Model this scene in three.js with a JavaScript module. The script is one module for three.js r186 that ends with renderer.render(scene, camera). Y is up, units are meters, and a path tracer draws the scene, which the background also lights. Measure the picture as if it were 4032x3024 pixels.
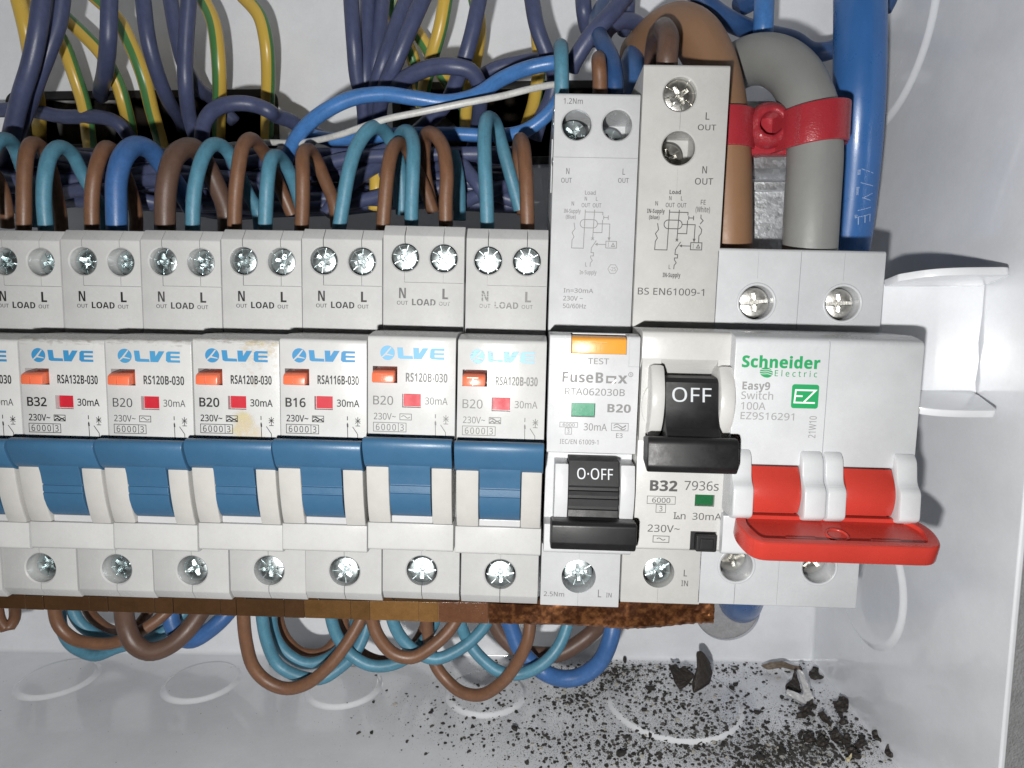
import * as THREE from 'three';
import { mergeGeometries, mergeVertices, toCreasedNormals } from 'three/addons/utils/BufferGeometryUtils.js';
import { RoundedBoxGeometry } from 'three/addons/geometries/RoundedBoxGeometry.js';
import { Brush, Evaluator, SUBTRACTION, ADDITION } from 'three-bvh-csg';

// ------------------------------------------------------------------ camera, lamp, exposure
const scene = new THREE.Scene();
scene.background = new THREE.Color(0x000000);
const MM = 0.001;
// camera solved from the seams between the 17.8 mm modules (millimetres, photograph pixels)
const F = 2593.67, CAM = new THREE.Vector3(103.5006, 5.6059, 143.0098), RV = new THREE.Vector3(0.114581, -0.028028, -0.000347);
const R = new THREE.Matrix4().makeRotationAxis(RV.clone().normalize(), RV.length());   // world to camera
const RT = R.clone().transpose();
const camera = new THREE.PerspectiveCamera(2 * Math.atan(1512 / F) * 180 / Math.PI, 4 / 3, 0.005, 10);
camera.position.copy(CAM).multiplyScalar(MM);
camera.quaternion.setFromRotationMatrix(RT);
camera.updateMatrixWorld();
const renderer = new THREE.WebGLRenderer({ antialias: true });
renderer.toneMapping = THREE.LinearToneMapping;
renderer.toneMappingExposure = 1.0;
renderer.shadowMap.enabled = true;
// the phone's flash: a small round lamp beside the lens, below and to its left
const LAMP = new THREE.Vector3(CAM.x - 17, CAM.y - 24, CAM.z + 25);
const flash = new THREE.PointLight(new THREE.Color(1, 0.988, 0.965), 0.132);
flash.position.copy(LAMP).multiplyScalar(MM);
flash.castShadow = true; flash.shadow.radius = 0.14; flash.shadow.camera.near = 0.01; flash.shadow.camera.far = 2;
flash.name = 'flash_light';
scene.add(flash);

// ------------------------------------------------------------------ helpers
function ray(px, py) { return new THREE.Vector3((px - 2016) / F, -(py - 1512) / F, -1).applyMatrix4(RT); }
function onZ(px, py, z) { const d = ray(px, py); return CAM.clone().addScaledVector(d, (z - CAM.z) / d.z); }
function onY(px, py, y) { const d = ray(px, py); return CAM.clone().addScaledVector(d, (y - CAM.y) / d.y); }
function onX(px, py, x) { const d = ray(px, py); return CAM.clone().addScaledVector(d, (x - CAM.x) / d.x); }
const frames = {   // enlarged views of the photograph: offset and scale to its pixels
  a: [0, 0, 0.5424], b: [1000, 0, 0.5425], c: [2100, 0, 0.4822], d: [2700, 0, 0.6027],
  e: [0, 1700, 0.663], f: [1000, 1700, 0.663], g: [2000, 2100, 0.557], h: [2800, 2100, 0.557], k: [2700, 900, 0.602],
};
const px = (fr, u, v) => [frames[fr][0] + u * frames[fr][2], frames[fr][1] + v * frames[fr][2]];

function rng(seed) { let s = seed >>> 0; return () => { s = (s + 0x6d2b79f5) | 0; let t = Math.imul(s ^ (s >>> 15), 1 | s); t = (t + Math.imul(t ^ (t >>> 7), 61 | t)) ^ t; return ((t ^ (t >>> 14)) >>> 0) / 4294967296; }; }
const rnd = rng(7);

// tiling noise textures
function noiseGrid(n, cells, r) {
  const g = new Float32Array(cells * cells).map(() => r()), out = new Float32Array(n * n);
  for (let y = 0; y < n; y++) for (let x = 0; x < n; x++) {
    const fx = x / n * cells, fy = y / n * cells, ix = Math.floor(fx), iy = Math.floor(fy), tx = fx - ix, ty = fy - iy, sx = tx * tx * (3 - 2 * tx), sy = ty * ty * (3 - 2 * ty);
    const q = (a, b) => g[((b % cells + cells) % cells) * cells + (a % cells + cells) % cells];
    out[y * n + x] = (q(ix, iy) * (1 - sx) + q(ix + 1, iy) * sx) * (1 - sy) + (q(ix, iy + 1) * (1 - sx) + q(ix + 1, iy + 1) * sx) * sy;
  }
  return out;
}
function noiseTexture(n, layers, lo, hi, seed, srgb) {
  const r = rng(seed), sum = new Float32Array(n * n); let tot = 0;
  for (const [cells, w] of layers) { const g = noiseGrid(n, cells, r); for (let i = 0; i < sum.length; i++) sum[i] += g[i] * w; tot += w; }
  const data = new Uint8Array(n * n * 4);
  for (let i = 0; i < sum.length; i++) { const v = Math.round(255 * (lo + (hi - lo) * sum[i] / tot)); data[i * 4] = data[i * 4 + 1] = data[i * 4 + 2] = v; data[i * 4 + 3] = 255; }
  const t = new THREE.DataTexture(data, n, n); t.wrapS = t.wrapT = THREE.RepeatWrapping; t.magFilter = THREE.LinearFilter; if (srgb) t.colorSpace = THREE.SRGBColorSpace; t.needsUpdate = true; return t;
}
const rep = (t, sx, sy = sx) => { const c = t.clone(); c.repeat.set(sx, sy); return c; };
const roughTex = noiseTexture(512, [[6, 3], [17, 2], [60, 1.5], [200, 1]], 0.45, 1.0, 11);
const grainTex = noiseTexture(512, [[256, 2], [128, 1], [40, 0.6]], 0, 1, 12);
const peelTex = noiseTexture(512, [[40, 2], [90, 1]], 0, 1, 13);
const toneTex = noiseTexture(512, [[5, 3], [13, 2], [50, 1], [250, 1]], 0.9, 1.0, 14, true);
const dirtTex = noiseTexture(512, [[4, 2], [11, 2], [40, 2], [180, 2]], 0.74, 1.0, 15, true);

// uv of every surface in metres by the way it faces (1 unit = 40 mm of texture)
function planarUV(g) {
  if (!g.attributes.normal) g.computeVertexNormals();
  const p = g.attributes.position, n = g.attributes.normal, uv = new Float32Array(p.count * 2);
  for (let i = 0; i < p.count; i++) {
    const ax = Math.abs(n.getX(i)), ay = Math.abs(n.getY(i)), az = Math.abs(n.getZ(i));
    const [a, b] = az >= ax && az >= ay ? [p.getX(i), p.getY(i)] : ax >= ay ? [p.getZ(i), p.getY(i)] : [p.getX(i), p.getZ(i)];
    uv[i * 2] = a / 40; uv[i * 2 + 1] = b / 40;
  }
  g.setAttribute('uv', new THREE.BufferAttribute(uv, 2));
  return g;
}
const scaled = new WeakSet();
const taken = {};
function numbered(name) { const k = taken[name] = (taken[name] ?? -1) + 1; return k ? name + '_' + String(k).padStart(3, '0') : name; }
function mk(name, geo, mat, parent, keepUV) {   // geometry in millimetres
  if (!scaled.has(geo)) { if (!keepUV) planarUV(geo); geo.scale(MM, MM, MM); scaled.add(geo); }
  const m = new THREE.Mesh(geo, mat);
  m.name = parent ? name : numbered(name); m.castShadow = m.receiveShadow = true;
  (parent ?? scene).add(m);
  return m;
}
function tag(o, label, category, group, kind) { o.userData = { label }; if (category) o.userData.category = category; if (group) o.userData.group = group; if (kind) o.userData.kind = kind; return o; }
function thing(name, label, category, group) { const g = new THREE.Group(); g.name = numbered(name); scene.add(g); return tag(g, label, category, group); }

const shapeOf = (pts) => { const s = new THREE.Shape(); pts.forEach(([a, b], i) => (i ? s.lineTo(a, b) : s.moveTo(a, b))); s.closePath(); return s; };
// profile of [z, y] points drawn along x from x0 to x1
function prism(pts, x0, x1, bev = 0.15, crease = 0.5) {
  const g = new THREE.ExtrudeGeometry(shapeOf(pts), { depth: x1 - x0 - 2 * bev, bevelEnabled: bev > 0, bevelThickness: bev, bevelSize: bev, bevelOffset: -bev, bevelSegments: 2, curveSegments: 8 });
  g.translate(0, 0, bev); g.rotateY(-Math.PI / 2); g.translate(x1, 0, 0);
  return crease ? toCreasedNormals(g, crease) : g;
}
// round the corners of a polygon: [a, b, r] points
function rounded(pts, seg = 4) {
  const out = [], n = pts.length;
  for (let i = 0; i < n; i++) {
    const [x, y, r = 0] = pts[i]; if (!r) { out.push([x, y]); continue; }
    const p = pts[(i + n - 1) % n], q = pts[(i + 1) % n], a = new THREE.Vector2(p[0] - x, p[1] - y), b = new THREE.Vector2(q[0] - x, q[1] - y), la = Math.min(r, a.length() * 0.48), lb = Math.min(r, b.length() * 0.48);
    a.setLength(la); b.setLength(lb);
    for (let k = 0; k <= seg; k++) { const t = k / seg; out.push([x + a.x * (1 - t) ** 2 + b.x * t * t, y + a.y * (1 - t) ** 2 + b.y * t * t]); }
  }
  return out;
}
const ev = new Evaluator(); ev.attributes = ['position', 'normal', 'uv']; ev.useGroups = false;
const clean = (g) => { const n = (g.index ? g.toNonIndexed() : g); for (const k of Object.keys(n.attributes)) if (!['position', 'normal', 'uv'].includes(k)) n.deleteAttribute(k); if (!n.attributes.uv) n.setAttribute('uv', new THREE.BufferAttribute(new Float32Array(n.attributes.position.count * 2), 2)); return n; };
function cut(base, tools, op = SUBTRACTION) {
  let a = new Brush(clean(base)); a.updateMatrixWorld();
  for (const t of tools) { const b = new Brush(clean(t)); b.updateMatrixWorld(); const r = ev.evaluate(a, b, op); a = new Brush(clean(r.geometry)); a.updateMatrixWorld(); }
  return a.geometry;
}
const cylZ = (x, y, r, z0, z1, seg = 40) => { const g = new THREE.CylinderGeometry(r, r, z1 - z0, seg); g.rotateX(Math.PI / 2); g.translate(x, y, (z0 + z1) / 2); return g; };
const coneZ = (x, y, r0, r1, z0, z1, seg = 40) => { const g = new THREE.CylinderGeometry(r1, r0, z1 - z0, seg); g.rotateX(Math.PI / 2); g.translate(x, y, (z0 + z1) / 2); return g; };
const box = (x0, x1, y0, y1, z0, z1) => { const g = new THREE.BoxGeometry(x1 - x0, y1 - y0, z1 - z0); g.translate((x0 + x1) / 2, (y0 + y1) / 2, (z0 + z1) / 2); return g; };
const rbox = (x0, x1, y0, y1, z0, z1, r = 0.2, s = 2) => { const g = new RoundedBoxGeometry(x1 - x0, y1 - y0, z1 - z0, s, r); g.translate((x0 + x1) / 2, (y0 + y1) / 2, (z0 + z1) / 2); return g; };
const merged = (list) => mergeGeometries(list.map(clean));

// ------------------------------------------------------------------ materials
const C = (r, g, b) => new THREE.Color().setRGB(r, g, b);
const H = (h) => new THREE.Color(h);
function plastic(color, rough, o = {}) { return new THREE.MeshPhysicalMaterial({ color, roughness: rough, roughnessMap: rep(roughTex, 1.3), map: rep(o.dirt ? dirtTex : toneTex, 0.9), bumpMap: rep(grainTex, o.grain ?? 3), bumpScale: o.bump ?? 0.000012, specularIntensity: o.spec ?? 1 }); }
const M = {
  live: plastic(C(0.56, 0.563, 0.56), 0.36, { spec: 0.5 }), fuse: plastic(C(0.61, 0.62, 0.635), 0.36, { spec: 0.5 }), warm: plastic(C(0.59, 0.587, 0.57), 0.36, { spec: 0.5 }), main: plastic(C(0.63, 0.645, 0.665), 0.36, { spec: 0.5 }),
  cheek: plastic(C(0.53, 0.52, 0.50), 0.34, { spec: 0.7 }), clean: plastic(C(0.56, 0.56, 0.57), 0.3),
  blue: plastic(C(0.045, 0.13, 0.24), 0.54), black: plastic(C(0.011, 0.011, 0.012), 0.66), red: plastic(C(0.55, 0.05, 0.036), 0.38), orange: plastic(C(0.80, 0.17, 0.08), 0.4), amber: plastic(C(0.85, 0.36, 0.05), 0.4),
  flagRed: plastic(C(0.5, 0.012, 0.028), 0.62), flagGreen: plastic(C(0.05, 0.28, 0.16), 0.4), flagDark: plastic(C(0.01, 0.12, 0.04), 0.4), flagWhite: plastic(C(0.7, 0.7, 0.7), 0.4),
  zinc: new THREE.MeshPhysicalMaterial({ color: C(0.64, 0.71, 0.72), metalness: 1, roughness: 0.46, roughnessMap: rep(roughTex, 6), bumpMap: rep(peelTex, 5), bumpScale: 0.00001 }),
  nickel: new THREE.MeshPhysicalMaterial({ color: C(0.72, 0.71, 0.67), metalness: 1, roughness: 0.48, roughnessMap: rep(roughTex, 6), bumpMap: rep(peelTex, 5), bumpScale: 0.000012 }),
  paint: new THREE.MeshPhysicalMaterial({ color: C(0.885, 0.905, 0.94), roughness: 0.3, roughnessMap: rep(roughTex, 0.5), map: rep(toneTex, 0.35), bumpMap: rep(peelTex, 0.8), bumpScale: 0.00001, clearcoat: 0.7, clearcoatRoughness: 0.06 }),
  cavity: new THREE.MeshStandardMaterial({ color: C(0.2, 0.15, 0.115), roughness: 0.95, map: rep(dirtTex, 0.6), bumpMap: rep(grainTex, 0.5), bumpScale: 0.0004 }),
  grommet: plastic(C(0.012, 0.012, 0.012), 0.6),
  redClamp: plastic(C(0.40, 0.032, 0.045), 0.4, { bump: 0.00006, grain: 1.2 }),
  plaster: new THREE.MeshStandardMaterial({ color: C(0.5, 0.5, 0.51), roughness: 0.9, map: rep(dirtTex, 0.5), bumpMap: rep(grainTex, 0.6), bumpScale: 0.0002 }),
};
const wireMat = (color, rough = 0.5) => plastic(color, rough, { grain: 2.2, bump: 0.00002, dirt: true });
const W = {
  slate: wireMat(C(0.085, 0.103, 0.205), 0.56), teal: wireMat(C(0.105, 0.30, 0.42), 0.64), brown: wireMat(C(0.23, 0.112, 0.062), 0.62), darkBrown: wireMat(C(0.15, 0.086, 0.062), 0.62),
  royal: wireMat(C(0.06, 0.17, 0.43), 0.55), bright: wireMat(C(0.08, 0.25, 0.62), 0.46), white: wireMat(C(0.78, 0.78, 0.76), 0.5), deep: wireMat(C(0.035, 0.10, 0.27), 0.5),
  tailBrown: plastic(C(0.30, 0.165, 0.09), 0.68, { grain: 2 }), tailGrey: plastic(C(0.27, 0.275, 0.268), 0.68, { grain: 2 }), tailBlue: plastic(C(0.04, 0.145, 0.40), 0.42, { grain: 2 }),
};

// ------------------------------------------------------------------ the setting: wall and enclosure
const XW = 201.1, YF = -115.8, ZB = -75, RIM = 13.4, T = 1.3, XL = -125, YT = 128;
{
  // the wall: its face stands just behind the rim, the box sits in a recess of it; the chase behind opens into a cavity
  const s = shapeOf([[-900, -900], [1100, -900], [1100, 900], [-900, 900]]);
  for (const [x0, x1] of [[-66, 22], [60, 128]]) s.holes.push(new THREE.Path([[x0, 40], [x0, 82], [x1, 82], [x1, 40]].map(([x, y]) => new THREE.Vector2(x, y))));
  const g = new THREE.ExtrudeGeometry(s, { depth: 8, bevelEnabled: false }); g.translate(0, 0, ZB - T - 8.4);
  const f = shapeOf([[-900, -900], [1100, -900], [1100, 900], [-900, 900]]); f.holes.push(new THREE.Path([[XL - 3, YF - 4], [XW + 3, YF - 4], [XW + 3, YT + 4], [XL - 3, YT + 4]].map(([x, y]) => new THREE.Vector2(x, y))));
  const face = new THREE.ExtrudeGeometry(f, { depth: -8 - ZB, bevelEnabled: false }); face.translate(0, 0, ZB);
  tag(mk('wall', merged([g, face]), M.plaster), 'grey plaster wall behind the white enclosure', 'wall', undefined, 'structure');
  const c = cut(box(-98, 153, 22, 101, ZB - 330, ZB - T - 8.5), [box(-93, 148, 27, 96, ZB - 325, ZB - T - 8)]);
  tag(mk('wall_cavity', c, M.cavity), 'deep brown cavity in the wall behind the cable openings', 'cavity', undefined, 'structure');
}
const enclosure = thing('enclosure', 'white painted steel box open at the front around all breakers', 'enclosure');
const STRIP = XW - 12.6, flip = (g) => { for (const k of ['position', 'normal', 'uv']) { const at = g.attributes[k]; if (!at) continue; const a = at.array, w = at.itemSize; for (let i = 0; i < a.length; i += 3 * w) for (let c = 0; c < w; c++) { const q = a[i + w + c]; a[i + w + c] = a[i + 2 * w + c]; a[i + 2 * w + c] = q; } } return g; };
const globalKO = [], floorAt = (q) => YF + (q.x > STRIP ? 0.8 : globalKO.some(([x, z, r]) => Math.hypot(q.x - x, q.z - z) < r - 1.2) ? 1.0 : 0);
{
  const back = new THREE.Shape(); const pts = [[XL, YF], [XW, YF], [XW, YT], [XL, YT]];
  pts.forEach(([a, b], i) => (i ? back.lineTo(a, b) : back.moveTo(a, b))); back.closePath();
  const rr = (x0, x1, y0, y1, r) => { const p = new THREE.Path(); p.moveTo(x0 + r, y0); p.lineTo(x1 - r, y0); p.absarc(x1 - r, y0 + r, r, -Math.PI / 2, 0); p.lineTo(x1, y1 - r); p.absarc(x1 - r, y1 - r, r, 0, Math.PI / 2); p.lineTo(x0 + r, y1); p.absarc(x0 + r, y1 - r, r, Math.PI / 2, Math.PI); p.lineTo(x0, y0 + r); p.absarc(x0 + r, y0 + r, r, Math.PI, 1.5 * Math.PI); return p; };
  const openings = [[-65.8, 21.8, 57, 74.6], [60, 128, 52, 76.2]];
  for (const [x0, x1, y0, y1] of openings) back.holes.push(rr(x0, x1, y0, y1, 3));
  const round = new THREE.Path(); round.absarc(171.4, -97.4, 11.2, 0, Math.PI * 2); back.holes.push(round);
  const bg = new THREE.ExtrudeGeometry(back, { depth: T, bevelEnabled: false, curveSegments: 24 }); bg.translate(0, 0, ZB - T);
  mk('back_panel', bg, M.paint, enclosure);
  for (const [x0, x1, y0, y1] of openings) {
    const o = new THREE.Shape(rr(x0 - 0.5, x1 + 0.5, y0 - 0.5, y1 + 0.5, 3.4).getPoints(8)); o.holes.push(rr(x0 + 1.6, x1 - 1.6, y0 + 1.6, y1 - 1.6, 2));
    const gg = new THREE.ExtrudeGeometry(o, { depth: 1.4, bevelEnabled: true, bevelThickness: 0.3, bevelSize: 0.2, bevelSegments: 2 }); gg.translate(0, 0, ZB - 1.0);
    tag(mk('edge_grommet', gg, M.grommet), x0 < 0 ? 'black rubber edging round the cable opening behind the earth wires' : 'black rubber edging round the cable opening behind the white lead', 'grommet');
  }
  // base, sides and top with a small inner radius at the folds
  const fold = (g) => g;
  mk('base_panel', fold(rbox(XL, XW + T, YF - T, YF, ZB - T, RIM, 0.5)), M.paint, enclosure);
  mk('side_panel', rbox(XW, XW + T, YF, YT, ZB - T, RIM, 0.5), M.paint, enclosure);
  mk('side_panel', rbox(XL - T, XL, YF, YT, ZB - T, RIM, 0.5), M.paint, enclosure);
  mk('top_panel', rbox(XL, XW, YT, YT + T, ZB - T, RIM, 0.5), M.paint, enclosure);
  // folds: a small inner radius along the corners of the box
  const fillet = (r, len) => { const p = [[-0.3, -0.3]]; for (let k = 0; k <= 6; k++) { const t = k / 6 * Math.PI / 2; p.push([r * (1 - Math.cos(t)), r * (1 - Math.sin(t))].reverse()); } p[1] = [r, -0.3 * 0]; const sh = new THREE.Shape(); sh.moveTo(-0.3, -0.3); sh.lineTo(r, -0.3); for (let k = 0; k <= 6; k++) { const t = k / 6 * Math.PI / 2; sh.lineTo(r - r * Math.sin(t), r - r * Math.cos(t)); } sh.lineTo(-0.3, r); sh.closePath(); return toCreasedNormals(new THREE.ExtrudeGeometry(sh, { depth: len, bevelEnabled: false }), 0.6); };
  { const g = fillet(1.6, RIM - ZB); g.scale(-1, 1, 1); flip(g); g.translate(XW, YF, ZB); mk('fold', g, M.paint, enclosure); }
  { const g = fillet(1.2, YT - YF); g.rotateX(-Math.PI / 2); g.scale(-1, 1, -1); g.translate(XW, YF, ZB); mk('fold', g, M.paint, enclosure); }
  { const g = fillet(1.2, XW - XL); g.rotateY(Math.PI / 2); g.scale(1, 1, -1); flip(g); g.translate(XL, YF, ZB); mk('fold', g, M.paint, enclosure); }
  mk('base_flange', rbox(STRIP, XW - 0.1, YF - 0.3, YF + 0.8, ZB + 1.4, RIM - 0.6, 0.4, 3), M.paint, enclosure);
  // knockouts: shallow discs pressed inwards
  const disc = (r) => { const p = [new THREE.Vector2(0, 1.0), new THREE.Vector2(r - 2.0, 1.0)]; for (let k = 1; k <= 8; k++) { const t = k / 8; p.push(new THREE.Vector2(r - 2.0 + 2.0 * t, 1.0 * (1 - t * t * (3 - 2 * t)) - (k === 8 ? 0.02 : 0))); } return new THREE.LatheGeometry(p, 64); };
  globalKO.length = 0;
  const floorKO = [[230, 2674, 12.4], [796, 2686, 12.4], [1355, 2706, 12.4], [1914, 2730, 13.2]];
  floorKO.forEach(([x, y, r]) => { const q = onY(x, y, YF); const g = disc(r); globalKO.push([q.x, q.z, r]); g.translate(q.x, YF, q.z); mk('knockout', g, M.paint, enclosure); });
  { const q = onY(2652, 2760, YF); const g = disc(21); globalKO.push([q.x, q.z, 21]); g.translate(q.x, YF, q.z); mk('knockout', g, M.paint, enclosure); }
  for (const [y, z, r] of [[-72, -42, 19.5], [84, -56, 30]]) { const g = disc(r); g.rotateZ(Math.PI / 2); g.translate(XW, y, z); mk('knockout', g, M.paint, enclosure); }
  // lean of the whole box by half a degree, about its lower right back corner
  enclosure.position.set(0, 0, 0);
}
// steel channel across the right side
{
  const t = thing('rail_bracket', 'white painted steel channel fixed to the side of the box right of the red switch', 'bracket');
  const zp = -2.6, x0 = 179.6, x1 = XW - 0.25;
  const plate = shapeOf([[x0, -13], [x1, -13], [x1 - 0.3, -10.5], [x1 + 0.05, -6], [x1 - 0.35, -2], [x1, 4], [x1, 10.6], [x0, 10.6]]);
  const pg = new THREE.ExtrudeGeometry(plate, { depth: 1.2, bevelEnabled: false }); pg.translate(0, 0, zp - 1.2); mk('web', pg, M.paint, t);
  const flange = (dir) => {   // outline in x, along the flange; seen from the front its end is cut at an angle
    const L = 11.5, s = shapeOf(rounded([[x0, 0], [x1 - 1.2, 0], [x1 - 1.2, 3], [x1 - 2.6, L, 1.6], [188.5, L, 5], [183, L * 0.86, 3], [x0, 5.5, 0.5]], 8));
    const g = new THREE.ExtrudeGeometry(s, { depth: 1.1, bevelEnabled: true, bevelThickness: 0.25, bevelSize: 0.25, bevelOffset: -0.25, bevelSegments: 2 });
    g.rotateX(Math.PI / 2); g.rotateX(dir > 0 ? -0.17 : 0.24); g.translate(0, dir > 0 ? 11.4 : -12.6, zp); return toCreasedNormals(g, 0.5);
  };
  mk('flange', flange(1), M.paint, t); mk('flange', flange(-1), M.paint, t);
}

// ------------------------------------------------------------------ printing
function print(w, h, ppm, draw, wear) {
  const cv = document.createElement('canvas'); cv.width = Math.round(w * ppm); cv.height = Math.round(h * ppm);
  const c = cv.getContext('2d'); c.scale(ppm, ppm); draw(c);
  if (wear) { const r = rng(wear.seed); c.globalCompositeOperation = 'destination-out'; for (let i = 0; i < wear.n; i++) { const x = wear.x + (r() - 0.5) * wear.w, y = wear.y + (r() - 0.5) * wear.h; c.globalAlpha = 0.25 + 0.6 * r(); c.save(); c.translate(x, y); c.rotate(-0.4 + r() * 0.8); c.fillRect(-wear.s * r(), 0, wear.s * 2 * r(), 0.06 + 0.22 * r()); c.restore(); } }
  const t = new THREE.CanvasTexture(cv); t.colorSpace = THREE.SRGBColorSpace; t.magFilter = THREE.LinearFilter; return t;
}
function txt(c, s, x0, x1, y0, y1, col, o = {}) {   // fits the capitals into the box, millimetres, y down
  c.save(); c.font = (o.bold ? 'bold ' : '') + '100px ' + (o.face ?? 'sans-serif'); c.fillStyle = col; c.textBaseline = 'alphabetic';
  const w = c.measureText(s).width; c.translate(x0, y1); c.scale((x1 - x0) / w, (y1 - y0) / 71.5); c.fillText(s, 0, 0);
  if (o.stroke) { c.lineWidth = o.stroke; c.strokeStyle = col; c.strokeText(s, 0, 0); } c.restore();
}
const line = (c, pts, w, col) => { c.strokeStyle = col; c.lineWidth = w; c.beginPath(); pts.forEach(([x, y], i) => (i ? c.lineTo(x, y) : c.moveTo(x, y))); c.stroke(); };
const rect = (c, x, y, w, h, lw, col) => { c.strokeStyle = col; c.lineWidth = lw; c.strokeRect(x, y, w, h); };
const poly = (c, pts, col) => { c.fillStyle = col; c.beginPath(); pts.forEach(([x, y], i) => (i ? c.lineTo(x, y) : c.moveTo(x, y))); c.closePath(); c.fill(); };
function wave(c, x0, x1, y, a, lw, col) { const p = []; for (let k = 0; k <= 16; k++) p.push([x0 + (x1 - x0) * k / 16, y - a * Math.sin(k / 16 * Math.PI * 2)]); line(c, p, lw, col); }
function decal(parent, tex, x0, x1, yTop, yBot, z, o = {}) {
  const g = new THREE.PlaneGeometry(x1 - x0, yTop - yBot), m = new THREE.MeshStandardMaterial({ map: tex, transparent: true, roughness: 0.5 });
  if (o.tilt) g.rotateX(o.tilt);
  g.translate((x0 + x1) / 2, (yTop + yBot) / 2, z);
  return mk('printed_marking', g, m, parent, true);
}

// ------------------------------------------------------------------ screws
function screwGeo(r, kind) {
  const prof = [[0, 0.25], [r * 0.45, 0.22], [r * 0.86, 0.05], [r * 0.97, -0.15], [r, -0.4], [r, -4], [0, -4]].reverse().map(([a, b]) => new THREE.Vector2(a, b));
  let g = new THREE.LatheGeometry(prof, 40); g.rotateX(Math.PI / 2);
  const tools = [];
  const arm = (w0, w1, len, d) => { const s = new THREE.ExtrudeGeometry(shapeOf([[-len, -w1 / 2], [-len * 0.45, -w0 / 2], [len * 0.45, -w0 / 2], [len, -w1 / 2], [len, w1 / 2], [len * 0.45, w0 / 2], [-len * 0.45, w0 / 2], [-len, w1 / 2]]), { depth: d + 1, bevelEnabled: false }); s.translate(0, 0, -d); return s; };
  const a1 = arm(1.0, 0.72, r * 0.62, 1.1), a2 = arm(1.0, 0.72, r * 0.62, 1.1); a2.rotateZ(Math.PI / 2); tools.push(a1, a2, coneZ(0, 0, 0.4, 1.1, -1.6, 0.6, 12));
  if (kind === 'slot') { const s = box(-r * 1.1, r * 1.1, -0.42, 0.42, -1.0, 1); tools.push(s); }
  const n = kind === 'star' ? 8 : kind === 'slot' ? 0 : 4;
  for (let k = 0; k < n; k++) { const s = box(r * 0.5, r * 1.05, -0.09, 0.09, -0.4, 1); s.rotateZ((k + 0.5) / n * Math.PI * 2); tools.push(s); }
  if (kind === 'pozi') { const s = box(-r * 1.1, r * 1.1, -0.16, 0.16, -0.5, 1); tools.push(s); }
  return cut(g, tools);
}
const screws = { star: screwGeo(2.75, 'star'), pozi: screwGeo(3.1, 'pozi'), slot: screwGeo(3.25, 'slot'), big: screwGeo(3.3, 'star') };
function screw(parent, kind, x, y, z, turn, mat = M.zinc, tx = 0, ty = 0) { const s = mk('terminal_screw', screws[kind], mat, parent); s.position.set(x * MM, y * MM, z * MM); s.rotation.set(tx, ty, turn); return s; }

// ------------------------------------------------------------------ the row of modules
const ZN = 13.54, SH = 0.024526, SEAM = { z: -35.4, a: -17.6, b: 0.25, c: 17.95, d: 35.6, e: 53.2, f: 71.0, g: 88.8, fuse: 106.8, red: 124.9, main: 142.7 };
function place(o, x, dy = 0, dz = 0) { o.position.set((x + SH * 20) * MM, dy * MM, dz * MM); o.rotation.z = -SH; }

// --- small breaker with a blue lever
const wl = 17.45;
const liveBody = (() => {
  const p = rounded([[-44, 22], [-2.0, 22.95, 0.3], [0, 20.6, 0.2], [0, 0.45, 0.1], [8.6, 0.5, 0.4], [ZN - 0.35, -0.2, 0.4], [ZN, -0.7, 0.3], [ZN, -20.6, 0.15], [8.5, -21], [8.5, -38.0], [ZN - 0.1, -38.2, 0.15], [ZN, -43.7, 0.5], [ZN - 0.8, -44.1, 0.3], [0, -44.1], [0, -58.8, 0.2], [-1.5, -61.1, 0.3], [-44, -60.4]], 3);
  const g = prism(p, 0, wl, 0.16);
  const tools = [cylZ(4.7, 16.05, 2.98, -6.5, 1), cylZ(13.0, 16.05, 2.98, -6.5, 1), cylZ(8.9, -53.8, 3.5, -6, 1), coneZ(4.7, 16.05, 2.9, 3.5, -0.35, 0.25), coneZ(13.0, 16.05, 2.9, 3.5, -0.35, 0.25), coneZ(8.9, -53.8, 3.42, 4.05, -0.35, 0.25),
    box(4.6, 4.78, 18.9, 23.5, -2.6, 1), box(4.61, 4.77, 10.85, 13.2, -0.5, 1), box(4.61, wl + 1, 10.75, 10.9, -0.5, 1), box(12.93, 13.06, 18.9, 23.5, -2.4, 1), box(12.95, 13.05, 10.85, 13.2, -0.4, 1),
    box(8.83, 8.97, -61.8, -57.1, -2.4, 1), box(8.85, 8.95, -50.5, -43, -0.4, 1),
    box(1.0, 5.9, -9.5, -6.2, ZN - 4, ZN + 1), box(6.9, 10.6, -14.35, -11.6, ZN - 1.1, ZN + 1)];
  return cut(g, tools);
})();
const cheekProf = () => { const p = [[9, -21.2], [ZN + 1.6, -21.2]]; for (let k = 0; k <= 12; k++) { const t = k / 12; p.push([ZN + 0.05 + 2.5 * Math.pow(Math.cos(t * Math.PI / 2), 0.8), -24 - 14.0 * t]); } p.push([9, -38.1]); return p; };
const cheekGeo = merged([prism(cheekProf(), 0.25, 4.75, 0.3, 0.6), prism(cheekProf(), 13.2, 17.25, 0.3, 0.6)]);
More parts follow.
